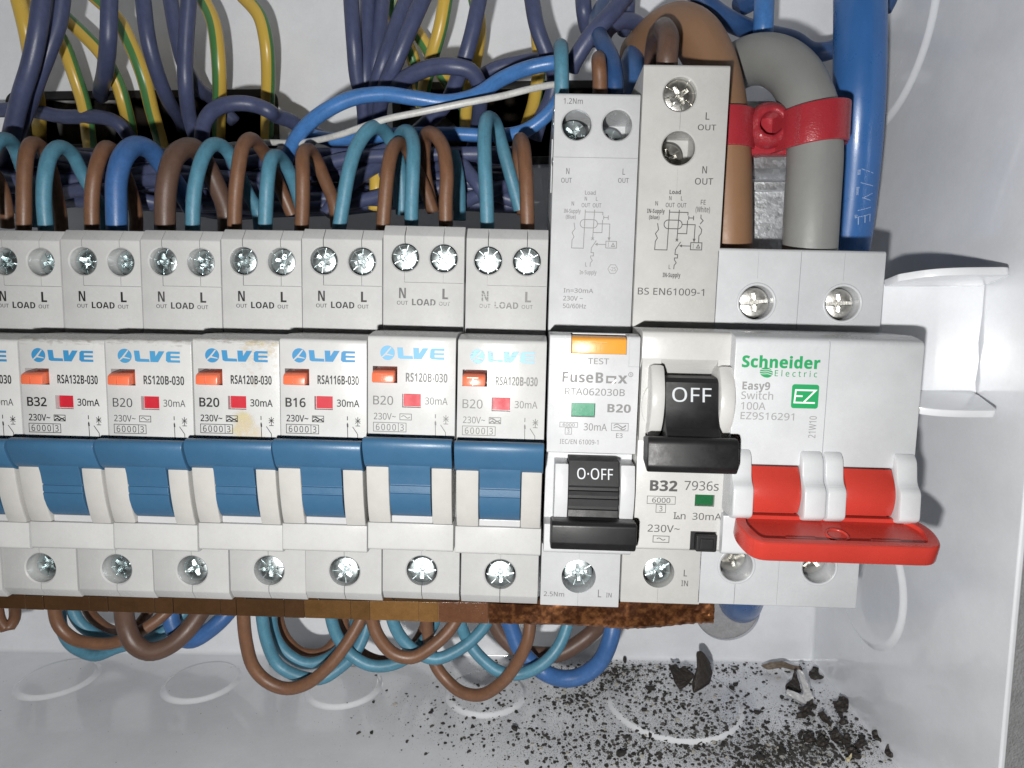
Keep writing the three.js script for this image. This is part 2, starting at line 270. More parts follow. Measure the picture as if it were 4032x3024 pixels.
const leverGeo = (() => {
  const bar = prism(rounded([[ZN - 2, -23.5], [ZN + 0.2, -20.8, 0.4], [ZN + 3.6, -19.6, 1.2], [ZN + 4.8, -20.1, 0.8], [ZN + 5.0, -21.6, 1.6], [ZN + 3.3, -25.4, 1.2], [ZN + 1.8, -26.4, 0.4], [ZN - 2, -26.3]], 5), 0.05, wl - 0.05, 0.2, 0.6);
  const drum = [[8.6, -24.5], [ZN + 3.2, -24.6], [ZN + 3.1, -25.8], [ZN + 2.75, -27.0], [ZN + 2.5, -28.2]];
  for (const y of [-29.9, -31.5]) drum.push([ZN + 2.3, y + 0.6], [ZN + 2.08, y + 0.5], [ZN + 2.08, y + 0.3], [ZN + 2.3, y + 0.2]);
  drum.push([ZN + 2.1, -32.6], [ZN + 1.5, -34.2], [ZN + 0.7, -35.6], [ZN - 0.2, -36.5], [8.6, -36.6]);
  return merged([bar, prism(drum, 4.9, 13.05, 0.08, 0.35)]);
})();
const ledgeGeo = rbox(4.8, 13.15, -38.1, -36.7, 9, ZN - 0.5, 0.15);
const buttonGeo = cut(prism(rounded([[ZN - 4, -9.35], [ZN - 4, -6.4], [ZN + 0.4, -6.9, 0.3], [ZN + 1.6, -7.4, 0.5], [ZN + 1.7, -9.3, 0.3]], 3), 1.15, 5.6, 0.3, 0.5), [box(2.0, 4.3, -7.75, -7.6, ZN + 1.45, ZN + 3), box(3.1, 3.28, -9.2, -7.6, ZN + 1.45, ZN + 3)]);
const flagGeo = rbox(7.0, 10.5, -14.2, -11.75, ZN - 1.6, ZN - 0.9, 0.1);
const pivotGeo = cylZ(0, 0, 0.6, -0.2, 0.2, 14); pivotGeo.rotateY(Math.PI / 2);

function livePrint(m) {
  const k = m.ink, blue = m.logo;
  return print(wl, 20.4, 44, (c) => {   // y from the top of the front face
    if (m.stain) { const r = rng(m.stain); for (let i = 0; i < 260; i++) { const t = r(), x = 9.4 + 4.8 * (r() - 0.3) * (0.5 + t), y = 15 + 5.4 * t; c.fillStyle = `rgba(214,192,140,${0.02 + 0.032 * r()})`; c.beginPath(); c.ellipse(x, y, 0.3 + r(), 0.2 + 0.6 * r(), r() * 3, 0, 7); c.fill(); } for (let i = 0; i < 70; i++) { c.fillStyle = `rgba(206,184,130,${0.05 + 0.06 * r()})`; c.beginPath(); c.ellipse(10 + 7 * r(), 0.6 + 9 * r() * r(), 0.2 + 0.7 * r(), 0.2 + 0.5 * r(), 0, 0, 7); c.fill(); } }
    if (m.grime) { const r = rng(m.grime); for (let i = 0; i < 120; i++) { c.fillStyle = `rgba(120,108,84,${0.03 + 0.10 * r() * r()})`; c.beginPath(); c.ellipse(17.5 * r(), 0.1 + 1.4 * r() * r(), 0.1 + 0.8 * r(), 0.08 + 0.16 * r(), 0, 0, 7); c.fill(); } }
    // round emblem and letters
    c.fillStyle = blue; c.beginPath(); c.arc(3.95, 3.4, 1.42, 0, 7); c.fill();
    const cut2 = (f) => { c.save(); c.globalCompositeOperation = 'destination-out'; f(); c.restore(); };
    cut2(() => { poly(c, [[4.55, 2.2], [4.75, 2.35], [3.85, 3.55], [5.0, 3.85], [5.1, 4.05], [3.6, 3.85], [2.75, 4.5], [2.6, 4.35], [3.35, 3.6]], '#000'); });
    const L = (pts) => poly(c, pts, blue);
    L([[5.85, 2.3], [6.95, 2.3], [7.1, 3.9], [8.9, 3.95], [9.0, 4.5], [6.5, 4.5], [6.05, 4.3]]);
    L([[9.05, 2.3], [10.15, 2.3], [10.2, 3.4], [10.9, 2.3], [12.05, 2.3], [10.7, 4.5], [9.15, 4.5]]);
    L([[12.4, 2.6], [12.8, 2.3], [15.15, 2.3], [15.15, 2.75], [13.3, 2.75], [13.25, 3.2], [15.1, 3.2], [15.1, 3.6], [13.25, 3.6], [13.3, 4.05], [15.15, 4.05], [15.15, 4.5], [12.7, 4.5], [12.3, 4.15]]);
    cut2(() => { poly(c, [[12.05, 3.2], [13.0, 3.2], [13.0, 3.6], [12.05, 3.6]], 'rgba(0,0,0,0)'); });
    txt(c, m.model, 7.45, 15.9, 7.25, 9.0, k, { bold: true });
    txt(c, m.rating, 0.85, 5.2, 12.0, 13.75, k, { stroke: m.bold ? 4 : 0 });
    txt(c, '30mA', 11.4, 15.95, 12.05, 13.45, k, { stroke: m.bold ? 3 : 0 });
    txt(c, '230V~', 1.15, 5.7, 15.45, 16.75, k, { stroke: m.bold ? 3 : 0 });
    rect(c, 6.45, 15.5, 2.3, 1.2, 0.13, k);
    if (m.model.startsWith('RSA')) { wave(c, 6.6, 8.6, 15.95, 0.26, 0.16, k); line(c, [[6.5, 16.6], [7.1, 16.2], [7.5, 16.55], [8.0, 16.2], [8.7, 16.6]], 0.24, k); line(c, [[6.6, 15.6], [8.6, 16.5]], 0.12, k); } else wave(c, 6.75, 8.45, 16.1, 0.24, 0.13, k);
    rect(c, 1.15, 17.35, 6.55, 1.8, 0.12, k); line(c, [[6.15, 17.35], [6.15, 19.15]], 0.12, k);
    txt(c, '6', 1.55, 2.45, 17.62, 18.9, k); txt(c, '0', 2.65, 3.55, 17.62, 18.9, k); txt(c, '0', 3.75, 4.65, 17.62, 18.9, k); txt(c, '0', 4.85, 5.75, 17.62, 18.9, k); txt(c, '3', 6.45, 7.35, 17.62, 18.9, k);
    line(c, [[13.55, 15.4], [13.55, 16.2]], 0.16, k); line(c, [[13.55, 16.7], [13.6, 20]], 0.13, k); line(c, [[13.55, 16.9], [13.6, 17.6]], 0.3, k);
    line(c, [[14.6, 17.5], [15.6, 19.0], [15.65, 20]], 0.13, k); line(c, [[15.65, 15.5], [15.65, 17.2]], 0.13, k); line(c, [[15.15, 15.8], [16.15, 16.8]], 0.13, k); line(c, [[15.15, 16.8], [16.15, 15.8]], 0.13, k); line(c, [[15.2, 17.3], [16.1, 17.3]], 0.13, k); line(c, [[15.1, 16.3], [16.2, 16.3]], 0.1, k);
  }, m.wear);
}
function shoulderPrint(m) {
  const k = m.ink2 ?? m.ink;
  return print(wl, 9.4, 36, (c) => {   // y from 10.6 down
    txt(c, 'N', 3.25, 5.15, 1.05, 3.25, k, { bold: true }); txt(c, 'L', 12.55, 14.2, 1.05, 3.25, k, { bold: true });
    txt(c, 'OUT', 2.95, 5.4, 3.85, 4.65, k); txt(c, 'OUT', 12.05, 14.5, 3.85, 4.65, k); txt(c, 'LOAD', 6.1, 11.5, 3.35, 4.7, k, { bold: true, stroke: 0 });
  }, m.wear2);
}
const inPrint = print(3, 1.3, 40, (c) => txt(c, 'IN', 0.4, 2.4, 0.2, 1.2, '#333'));
const rs = rng(55);
function makeLive(m) {
  const t = thing('circuit_breaker', m.label, 'breaker', 'white breakers with blue levers');
  mk('body', liveBody, M.live, t);
  mk('lever_guard', cheekGeo, M.cheek, t);
  mk('lever', leverGeo, M.blue, t); mk('lever_ledge', ledgeGeo, M.clean, t);
  mk('test_button', buttonGeo, M.orange, t); mk('status_flag', flagGeo, M.flagRed, t);
  const a = m.turns;
  screw(t, 'star', 4.7, 16.05, -m.depth[0], a[0]); screw(t, 'star', 13.0, 16.05, -m.depth[1], a[1]); screw(t, 'pozi', 8.9, -53.8, -m.depth[2], a[2], M.zinc, -0.12, 0.05);
  decal(t, livePrint(m), 0, wl, -0.15, -20.55, ZN + 0.03);
  decal(t, shoulderPrint(m), 0, wl, 10.6, 1.2, 0.03);
  if (m.inMark) decal(t, inPrint, 7.5, 10.5, -43.8, -45.1, 0.03);
  place(t, m.x, m.dy ?? (rs() - 0.5) * 0.3, m.dz ?? (rs() - 0.5) * 0.35); t.rotation.z += (rs() - 0.5) * 0.004;
  return t;
}
const INK = '#262626', INK2 = '#3c3c3c';
const LIVE = [
  { x: SEAM.z, model: 'RS120B-030', rating: 'B20', ink: INK, logo: '#347fae', label: 'white breaker at the open end of the row, mostly out of sight', depth: [1.6, 3.4, 3], turns: [0.3, 1.1, 0.2] },
  { x: SEAM.a, model: 'RS132B-030', rating: 'B32', ink: INK, logo: '#347fae', label: 'white breaker with blue lever beside the one printed B32, its rating cut off', depth: [1.6, 3.5, 3.0], turns: [0.9, 0.2, 0.7], inMark: true },
  { x: SEAM.b, model: 'RSA132B-030', rating: 'B32', ink: '#1c1c1c', bold: true, logo: '#347fae', label: 'white breaker printed B32 with a blue lever', depth: [1.6, 3.2, 2.7], turns: [1.2, 0.5, 1.0], grime: 31 },
  { x: SEAM.c, model: 'RS120B-030', rating: 'B20', ink: INK2, logo: '#4189b4', label: 'white breaker printed B20 in thin type next to the B32 one, blue lever', depth: [1.2, 2.3, 2.1], turns: [0.2, 0.9, 0.4], grime: 32, inMark: true },
  { x: SEAM.d, model: 'RSA120B-030', rating: 'B20', ink: '#1c1c1c', bold: true, logo: '#347fae', label: 'white breaker printed B20 with yellow stains below its red flag, blue lever', depth: [0.9, 1.6, 1.6], turns: [0.6, 1.3, 0.1], grime: 33, stain: 5 },
  { x: SEAM.e, model: 'RSA116B-030', rating: 'B16', ink: '#202020', bold: true, logo: '#347fae', label: 'white breaker printed B16 with a blue lever', depth: [0.5, 0.8, 1.1], turns: [1.0, 0.35, 0.85], inMark: true },
  { x: SEAM.f, dy: 0.55, dz: 0.5, model: 'RS120B-030', rating: 'B20', ink: '#5a5a5a', ink2: '#4c4c4c', logo: '#5c9cc2', label: 'white breaker printed B20 standing slightly proud of the B16 one beside it, blue lever', depth: [0.5, 0.5, 0.7], turns: [0.15, 0.7, 0.0], inMark: true, wear: { seed: 5, n: 40, x: 13, y: 8, w: 8, h: 4, s: 0.6 }, wear2: { seed: 15, n: 60, x: 13, y: 4, w: 6, h: 2.4, s: 0.5 } },
  { x: SEAM.g, dy: -0.15, dz: 0.4, model: 'RSA120B-030', rating: 'B20', ink: '#5c5c58', ink2: '#6a6a66', logo: '#7fb0ce', label: 'white breaker printed B20 with rubbed lettering beside the black lever breaker, blue lever', depth: [0.5, 0.5, 0.7], turns: [0.4, 0.95, 0.05], inMark: true, wear: { seed: 6, n: 170, x: 6, y: 8, w: 12, h: 13, s: 0.8 }, wear2: { seed: 16, n: 260, x: 6, y: 3.2, w: 10, h: 4.5, s: 0.7 } },
];
LIVE.forEach(makeLive);

// --- breaker with a black lever reading O·OFF
{
  const t = thing('circuit_breaker', 'white breaker with amber test button and black lever reading O OFF', 'breaker'), w = 17.75;
  const body = prism(rounded([[-44, 49], [-0.3, 50.1, 0.3], [0, 49.6, 0.2], [0, 0.6, 0.1], [9.6, 0.9, 0.5], [ZN - 0.3, 0.5, 0.5], [ZN, 0, 0.3], [ZN, -22.9, 0.1], [9.5, -23.9], [9.5, -37.6], [ZN, -37.8, 0.2], [ZN, -43.4, 0.4], [ZN - 0.6, -44, 0.3], [0, -44], [0, -61.4, 0.3], [-44, -61]], 3), 0, w, 0.16);
  mk('body', cut(body, [cylZ(4.72, 43.8, 3.08, -3, 1), cylZ(13.15, 43.85, 3.08, -3, 1), coneZ(4.72, 43.8, 3.02, 3.6, -0.35, 0.25), coneZ(13.15, 43.85, 3.02, 3.6, -0.35, 0.25), box(1.2, 8.4, 38.4, 47.2, -14, -1.5), box(9.4, 16.6, 38.4, 47.2, -14, -1.5), box(-1, w + 1, 37.1, 37.2, -0.25, 1), cylZ(8.5, -54.4, 3.85, -7, 1), box(8.45, 8.55, -62, -58, -0.3, 1), box(8.45, 8.55, -50.8, -43, -0.25, 1),
    box(4.2, 15.1, -3.1, 3, ZN - 3, ZN + 1), box(2.95, 3.05, -5.4, 1, ZN - 0.25, ZN + 1), box(15.6, 15.7, -5.4, 1, ZN - 0.25, ZN + 1), box(0, 3.0, -5.45, -5.35, ZN - 0.25, ZN + 1), box(15.65, w, -5.45, -5.35, ZN - 0.25, ZN + 1),
    box(4.7, 9.4, -15.7, -12.9, ZN - 1.0, ZN + 1)]), M.fuse, t);
  const cp = (() => { const p = [[9, -24.9]]; for (let k = 0; k <= 10; k++) { const a = k / 10; p.push([ZN + 0.2 + 2.2 * Math.sin(Math.PI * (0.16 + 0.72 * a)), -25.0 - 12.1 * a]); } p.push([9, -37.1]); return p; })();
  mk('lever_guard', merged([prism(cp, 1.75, 4.45, 0.25, 0.6), prism(cp, 14.75, 17.6, 0.25, 0.6)]), M.fuse, t);
  const mid = [[9.6, -24.2], [ZN + 0.7, -24.4], [ZN + 2.4, -29.0]];
  for (const y of [-29.6, -31.2, -33.4]) mid.push([ZN + 2.3, y + 0.2], [ZN + 1.9, y + 0.1], [ZN + 1.9, y - 0.45], [ZN + 2.4, y - 0.55]);
  mid.push([ZN + 2.7, -35.2], [ZN + 4.5, -35.8], [ZN + 5, -40], [9.6, -40]);
  const lev = mk('lever', merged([prism(mid, 4.5, 14.45, 0.1, 0.35), prism(rounded([[ZN + 0.6, -35.9, 0.2], [ZN + 5.6, -35.3, 0.4], [ZN + 6.4, -35.9, 0.3], [ZN + 6.4, -39.4, 0.2], [ZN + 5.6, -41.0, 0.4], [ZN + 0.6, -41.4, 0.2]], 3), 1.15, 17.7, 0.35, 0.5)]), M.black, t);
  mk('test_button', cut(prism(rounded([[ZN - 3, -3.05], [ZN - 3, 0.4], [ZN - 0.3, 0.3, 0.5], [ZN + 0.5, -0.2, 0.4], [ZN + 0.5, -3.05, 0.2]], 3), 4.3, 15.0, 0.15, 0.5), [box(8.2, 11.1, -0.95, -0.75, ZN + 0.3, ZN + 2), box(9.1, 9.25, -2.5, -0.9, ZN + 0.3, ZN + 2), box(9.95, 10.1, -2.5, -0.9, ZN + 0.3, ZN + 2)]), M.amber, t);
  mk('status_flag', rbox(4.75, 9.35, -15.6, -12.95, ZN - 1.5, ZN - 0.5, 0.1), M.flagGreen, t);
  for (const [y, z] of [[36.6, -1.6], [36.4, -9.6], [47.0, -1.6], [45.4, -5.5]]) { const g = new THREE.SphereGeometry(1.0, 16, 10); g.scale(0.3, 1, 1); g.translate(0, y, z); mk('rivet', g, M.zinc, t); }
  mk('side_rib', rbox(-0.25, 0.1, 31, 42.5, -7.4, -7.0, 0.1), M.fuse, t);
  screw(t, 'pozi', 4.2, 43.2, -6.2, 0.75, M.zinc); screw(t, 'pozi', 12.4, 42.6, -9.6, 0.35, M.zinc); screw(t, 'big', 8.5, -54.3, -2.6, 0.1, M.zinc, -0.1);
  const g = '#727272', up = print(w, 49, 30, (c) => {   // y from 50 down
    const Y = (v) => 50 - v;
    txt(c, '1.2Nm', 1.7, 5.9, Y(49.0), Y(47.9), '#747474');
    txt(c, 'N', 2.7, 3.6, Y(34.9), Y(33.7), g); txt(c, 'OUT', 1.75, 4.05, Y(32.95), Y(31.95), g); txt(c, 'L', 14.5, 15.2, Y(35.0), Y(33.8), g); txt(c, 'OUT', 13.7, 16.0, Y(33.1), Y(32.15), g);
    diagram(c, 2.8, Y(30.5), 0.98, '#848484', false);
    txt(c, 'In=30mA', 3.0, 9.4, Y(9.98), Y(9.05), '#767676'); txt(c, '230V ~', 2.95, 7.3, Y(8.3), Y(7.35), '#767676'); txt(c, '50/60Hz', 2.95, 8.0, Y(6.65), Y(5.7), '#767676');
    c.strokeStyle = '#9c9c9c'; c.lineWidth = 0.12; c.beginPath(); for (let k = 0; k <= 6; k++) { const a = k / 6 * Math.PI * 2; c.lineTo(13.4 + 1.05 * Math.cos(a), Y(14.2) + 1.05 * Math.sin(a)); } c.stroke(); txt(c, '-25', 12.75, 14.1, Y(14.6), Y(13.8), '#9c9c9c');
  }, { seed: 8, n: 90, x: 8, y: 27, w: 14, h: 18, s: 0.5 });
  decal(t, up, 0, w, 50, 1, 0.03);
  const nose = print(w, 22.5, 40, (c) => {
    txt(c, 'TEST', 7.6, 11.75, 3.95, 5.1, '#767676');
    txt(c, 'Fuse', 2.45, 8.9, 6.75, 8.8, g, { bold: true }); txt(c, 'B', 9.0, 10.9, 6.75, 8.8, g, { bold: true }); txt(c, 'x', 13.6, 15.5, 6.75, 8.8, g, { bold: true });
    rect(c, 11.5, 7.55, 1.6, 1.1, 0.36, g); line(c, [[12.5, 8.9], [13.3, 8.1]], 0.3, '#fff');
    c.strokeStyle = g; c.lineWidth = 0.1; c.beginPath(); c.arc(16.1, 7.0, 0.42, 0, 7); c.stroke(); txt(c, 'R', 15.92, 16.28, 6.8, 7.2, g);
    txt(c, 'RTA062030B', 3.1, 15.2, 9.95, 11.3, '#747474');
    txt(c, 'B20', 11.55, 16.5, 12.95, 14.6, '#747474', { bold: true });
    rect(c, 2.5, 16.85, 3.5, 0.95, 0.08, g); txt(c, '6000', 3.0, 5.5, 17.0, 17.65, g); rect(c, 3.6, 17.95, 1.25, 1.3, 0.08, g); txt(c, '3', 3.95, 4.5, 18.1, 19.05, g);
    txt(c, '30mA', 7.2, 11.85, 16.95, 18.35, g); rect(c, 12.75, 16.75, 3.3, 1.5, 0.1, g); wave(c, 13.2, 15.6, 17.25, 0.3, 0.16, g); wave(c, 13.2, 15.6, 17.75, 0.3, 0.16, g); line(c, [[14.6, 17.9], [15.6, 17.1]], 0.14, g);
    txt(c, 'E3', 13.6, 15.1, 18.8, 19.7, g); txt(c, 'IEC/EN 61009-1', 2.55, 10.5, 20.25, 21.2, '#747474');
  }, { seed: 9, n: 24, x: 7, y: 19, w: 11, h: 5, s: 0.3 });
  decal(t, nose, 0, w, 0, -22.5, ZN + 0.03);
  const off = print(9.6, 4, 40, (c) => { txt(c, 'O·OFF', 1.3, 8.6, 0.9, 3.05, '#cfd2d6'); });
  const ang = Math.atan2(1.7, 4.6); decal(lev, off, 4.7, 14.3, -24.8, -28.8, ZN + 1.6, { tilt: -ang });
  const low = print(w, 8, 40, (c) => { txt(c, '2.5Nm', 0.7, 5.5, 4.65, 5.85, '#747474'); txt(c, 'L', 12.8, 13.8, 3.7, 5.7, '#747474'); txt(c, 'IN', 14.8, 16.2, 4.45, 5.65, '#747474'); });
  decal(t, low, 0, w, -54, -62 + 0.9, 0.03).scale.set(1, 1, 1);
  place(t, SEAM.fuse);
}
function diagram(c, x, y, s, col, fe) {   // wiring diagram; x, y: its top left corner
  c.save(); c.translate(x, y); c.scale(s, s);
  txt(c, 'Load', 4.1, 6.6, 0.1, 0.95, col, { bold: fe }); txt(c, 'N', 4.1, 4.75, 1.35, 2.2, col); txt(c, 'L', 6.5, 7.0, 1.35, 2.2, col); txt(c, 'OUT', 3.5, 5.4, 2.7, 3.6, col); txt(c, 'OUT', 5.9, 7.8, 2.7, 3.6, col);
  txt(c, 'N', 1.3, 2.0, 2.4, 3.3, col); txt(c, 'IN-Supply', -0.25, 3.4, 4.0, 4.85, col, { bold: fe }); txt(c, fe ? '(blue)' : '(Blue)', 0.2, 2.4, 5.3, 6.1, col, { bold: fe });
  const w = fe ? 0.16 : 0.12;
  line(c, [[4.4, 4.1], [4.25, 12.3], [1.7, 12.3], [1.75, 10.6], [2.15, 9.9], [1.7, 9.0], [2.3, 8.2], [2.05, 6.9]], w, col);
  line(c, [[4.4, 4.6], [8.2, 4.6], [8.2, 5.2]], w, col); line(c, [[6.4, 4.1], [6.2, 10.2]], w, col); line(c, [[8.2, 6.2], [8.15, 8.9], [6.3, 8.9]], w, col);
  c.strokeStyle = col; c.lineWidth = w; c.beginPath(); c.roundRect(3.4, 6.2, 3.7, 1.75, 0.85); c.stroke();
  line(c, [[7.1, 7.05], [9.8, 7.05], [9.75, 10.5]], w, col); rect(c, 9.1, 10.7, 2.3, 1.45, w, col); txt(c, 'I', 9.5, 9.75, 11.0, 11.85, col); poly(c, [[10.2, 11.85], [10.65, 10.95], [11.1, 11.85]], col); c.globalCompositeOperation = 'destination-out'; poly(c, [[10.42, 11.7], [10.65, 11.25], [10.88, 11.7]], '#000'); c.globalCompositeOperation = 'source-over';
  line(c, [[8.4, 5.3], [8.4, 6.1]], w, col); line(c, [[8.4, 5.7], [9.4, 5.7]], w, col); line(c, [[9.4, 5.25], [9.4, 6.15]], w, col);
  poly(c, [[9.45, 9.9], [10.05, 9.9], [9.75, 10.7]], col); line(c, [[9.1, 11.4], [7.0, 11.4]], w, col); poly(c, [[6.7, 11.4], [7.3, 11.1], [7.3, 11.7]], col);
  line(c, [[5.95, 10.0], [6.45, 10.5]], w, col); line(c, [[6.45, 10.0], [5.95, 10.5]], w, col);
  line(c, [[7.0, 10.6], [6.0, 12.2], [5.95, 13.2], [6.5, 13.2], [6.5, 13.9], [5.9, 13.9], [5.9, 14.3], [6.3, 14.9], [5.9, 15.4], [5.85, 16.2]], w, col);
  txt(c, 'L', 4.7, 5.2, 15.3, 16.2, col); txt(c, fe ? 'IN-Supply' : 'In-Supply', 3.6, 7.3, 17.0, 17.9, col, { bold: fe });
  if (fe) { txt(c, 'FE', 10.6, 11.8, 2.0, 2.95, col); txt(c, '(White)', 9.7, 12.7, 3.4, 4.5, col); line(c, [[10.9, 5.0], [10.9, 5.7], [11.4, 6.2], [10.8, 6.9]], w, col); line(c, [[10.6, 7.3], [11.2, 8.0], [11.1, 8.8], [10.7, 9.3], [10.7, 10.7]], w, col); }
  c.restore();
}
// --- breaker with a wide black lever reading OFF
{
  const t = thing('circuit_breaker', 'taller white breaker printed B32 with large black lever reading OFF', 'breaker'), w = 17.75;
  const body = prism(rounded([[-44, 54.4], [-0.3, 55.6, 0.3], [0, 55.1, 0.2], [0, 1.6, 0.2], [9.8, 1.7, 0.8], [ZN - 0.4, 1.2, 0.8], [ZN, 0.4, 0.5], [ZN, -4.2, 0.1], [10.2, -7.4], [9.5, -19.5], [ZN, -20.5, 0.1], [ZN, -42.6, 0.3], [ZN - 0.6, -43.1, 0.3], [0, -43.1], [0, -60.5, 0.3], [-44, -60]], 3), 0, w, 0.16);
  // the opening for the lever is narrower than the body: fill its two sides again
  const sides = [prism(rounded([[2, -3.9], [ZN, -3.9], [ZN, -20.8], [2, -20.8]]), 0.16, 3.9, 0, 0.5), prism(rounded([[2, -3.9], [ZN, -3.9], [ZN, -20.8], [2, -20.8]]), 14.9, w - 0.16, 0, 0.5)];
  mk('body', cut(cut(body, sides, ADDITION), [cylZ(7.75, 49.8, 3.42, -5, 1), cylZ(8.0, 39.0, 3.45, -3, 1), box(3.4, 13.4, 33.5, 44.4, -16, -1.8), coneZ(7.75, 49.8, 3.36, 3.95, -0.35, 0.25), coneZ(8.0, 39.0, 3.38, 3.95, -0.35, 0.25), box(7.95, 8.03, 42.6, 46.3, -0.25, 1), box(7.95, 8.03, 30, 35.4, -0.15, 1), cylZ(8.3, -53.3, 3.5, -7, 1), box(8.25, 8.35, -61, -57, -0.25, 1),
    box(11.9, 15.8, -33.6, -31.2, ZN - 1.0, ZN + 1), box(11.4, 16.6, -42.9, -38.8, ZN - 3, ZN + 1)]), M.warm, t);
  const cp = (() => { const p = [[9, -5.2]]; for (let k = 0; k <= 14; k++) { const a = k / 14; p.push([ZN + 4.6 * Math.pow(Math.sin(Math.PI * (0.06 + 0.9 * a)), 0.6), -5.3 - 14 * a]); } p.push([9, -19.4]); return p; })();
  mk('lever_guard', merged([prism(cp, 1.4, 4.2, 0.7, 0.7), prism(cp, 14.5, 17.5, 0.7, 0.7)]), M.warm, t);
  mk('lever_guard', cylZ(0, -13.4, 4.1, 12, ZN + 0.7, 40).scale(0.5, 1, 1).translate(2.4, 0, 0), M.warm, t);
  const mid = [[9.6, -7.5], [ZN + 2.2, -7.6], [ZN + 3.1, -8.4], [ZN + 4.0, -13.2], [ZN + 4.4, -14.6], [ZN + 5.4, -16.8], [ZN + 7.3, -18.4], [ZN + 8, -23.4], [ZN + 3, -21], [9.6, -19.5]];
  const lev = mk('lever', merged([prism(mid, 4.25, 14.4, 0.25, 0.5), prism(rounded([[ZN + 3.6, -18.9, 0.3], [ZN + 8.4, -18.0, 0.8], [ZN + 9.2, -19, 0.4], [ZN + 9.8, -23.4, 0.4], [ZN + 8.9, -24.8, 0.5], [ZN + 4.4, -23.4, 0.4]], 4), 0.35, 17.1, 0.35, 0.6)]), M.black, t);
  const off = print(9.6, 4.6, 40, (c) => txt(c, 'OFF', 0.75, 8.6, 0.75, 3.45, '#c4c8cc')); decal(lev, off, 4.5, 14.1, -8.6, -13.2, ZN + 3.62, { tilt: -Math.atan2(0.9, 4.8) });
  mk('status_flag', rbox(12.0, 15.7, -33.5, -31.3, ZN - 1.4, ZN - 0.5, 0.1), M.flagDark, t);
  mk('test_button', merged([rbox(11.5, 16.5, -42.8, -38.9, ZN - 3, ZN - 0.4, 0.2), rbox(12.3, 16.4, -42.6, -39.2, ZN - 1, ZN + 1.4, 0.3), rbox(13.0, 15.7, -42.0, -39.8, ZN + 1, ZN + 1.7, 0.2)]), M.black, t);
  screw(t, 'big', 7.75, 49.75, -1.2, 0.6, M.nickel); screw(t, 'big', 8.0, 39.4, -11.5, 0.2, M.nickel); screw(t, 'pozi', 8.3, -53.2, -1.8, 0.5, M.zinc, -0.1);
  const k = '#565656', up = print(w, 54, 30, (c) => {
    const Y = (v) => 55 - v;
    txt(c, 'L', 13.0, 14.05, Y(46.2), Y(44.75), '#4a4a4a'); txt(c, 'OUT', 11.6, 15.5, Y(43.75), Y(42.6), '#4a4a4a'); txt(c, 'N', 12.95, 14.25, Y(35.4), Y(33.9), '#4a4a4a'); txt(c, 'OUT', 11.6, 15.5, Y(32.95), Y(31.65), '#4a4a4a');
    diagram(c, 2.25, Y(30.55), 1.02, '#505050', true);
    txt(c, 'BS EN61009-1', 0.6, 15.4, Y(10.0), Y(8.55), '#4c4c4c');
  });
  decal(t, up, 0, w, 55, 1, 0.03);
  const nose = print(w, 23, 40, (c) => {
    const Y = (v) => -v - 20.5;
    txt(c, 'B32', 2.55, 8.35, Y(-28.75), Y(-30.9), '#4a4a4a', { bold: true, stroke: 2 }); txt(c, '7936s', 9.55, 16.6, Y(-28.65), Y(-30.55), k);
    rect(c, 2.4, Y(-32.05), 5.6, 1.6, 0.1, k); txt(c, '6000', 3.3, 7.1, Y(-32.35), Y(-33.4), k); rect(c, 4.25, Y(-33.75), 1.9, 1.7, 0.1, k); txt(c, '3', 4.85, 5.6, Y(-34.1), Y(-35.2), k);
    txt(c, 'I n', 7.7, 10.4, Y(-35.3), Y(-36.75), k); poly(c, [[8.2, Y(-36.75)], [8.7, Y(-35.9)], [9.2, Y(-36.75)]], k); c.save(); c.globalCompositeOperation = 'destination-out'; poly(c, [[8.45, Y(-36.6)], [8.7, Y(-36.2)], [8.95, Y(-36.6)]], '#000'); c.restore();
    txt(c, '30mA', 11.5, 17.4, Y(-35.3), Y(-36.75), k); txt(c, '230V~', 2.65, 9.3, Y(-38.1), Y(-39.6), k); rect(c, 3.95, Y(-40.45), 3.2, 1.35, 0.12, k); wave(c, 4.7, 6.4, Y(-41.1), 0.22, 0.14, k);
  });
  decal(t, nose, 0, w, -20.5, -43, ZN + 0.03).scale.set(1, 1, 1);
  const low = print(5, 5, 40, (c) => { txt(c, 'L', 1.2, 2.2, 0.5, 2.0, '#555'); txt(c, 'IN', 0.9, 2.6, 3.0, 4.3, '#555'); }); decal(t, low, 12.5, 17.5, -51.9, -56.9, 0.03);
  place(t, SEAM.red);
}
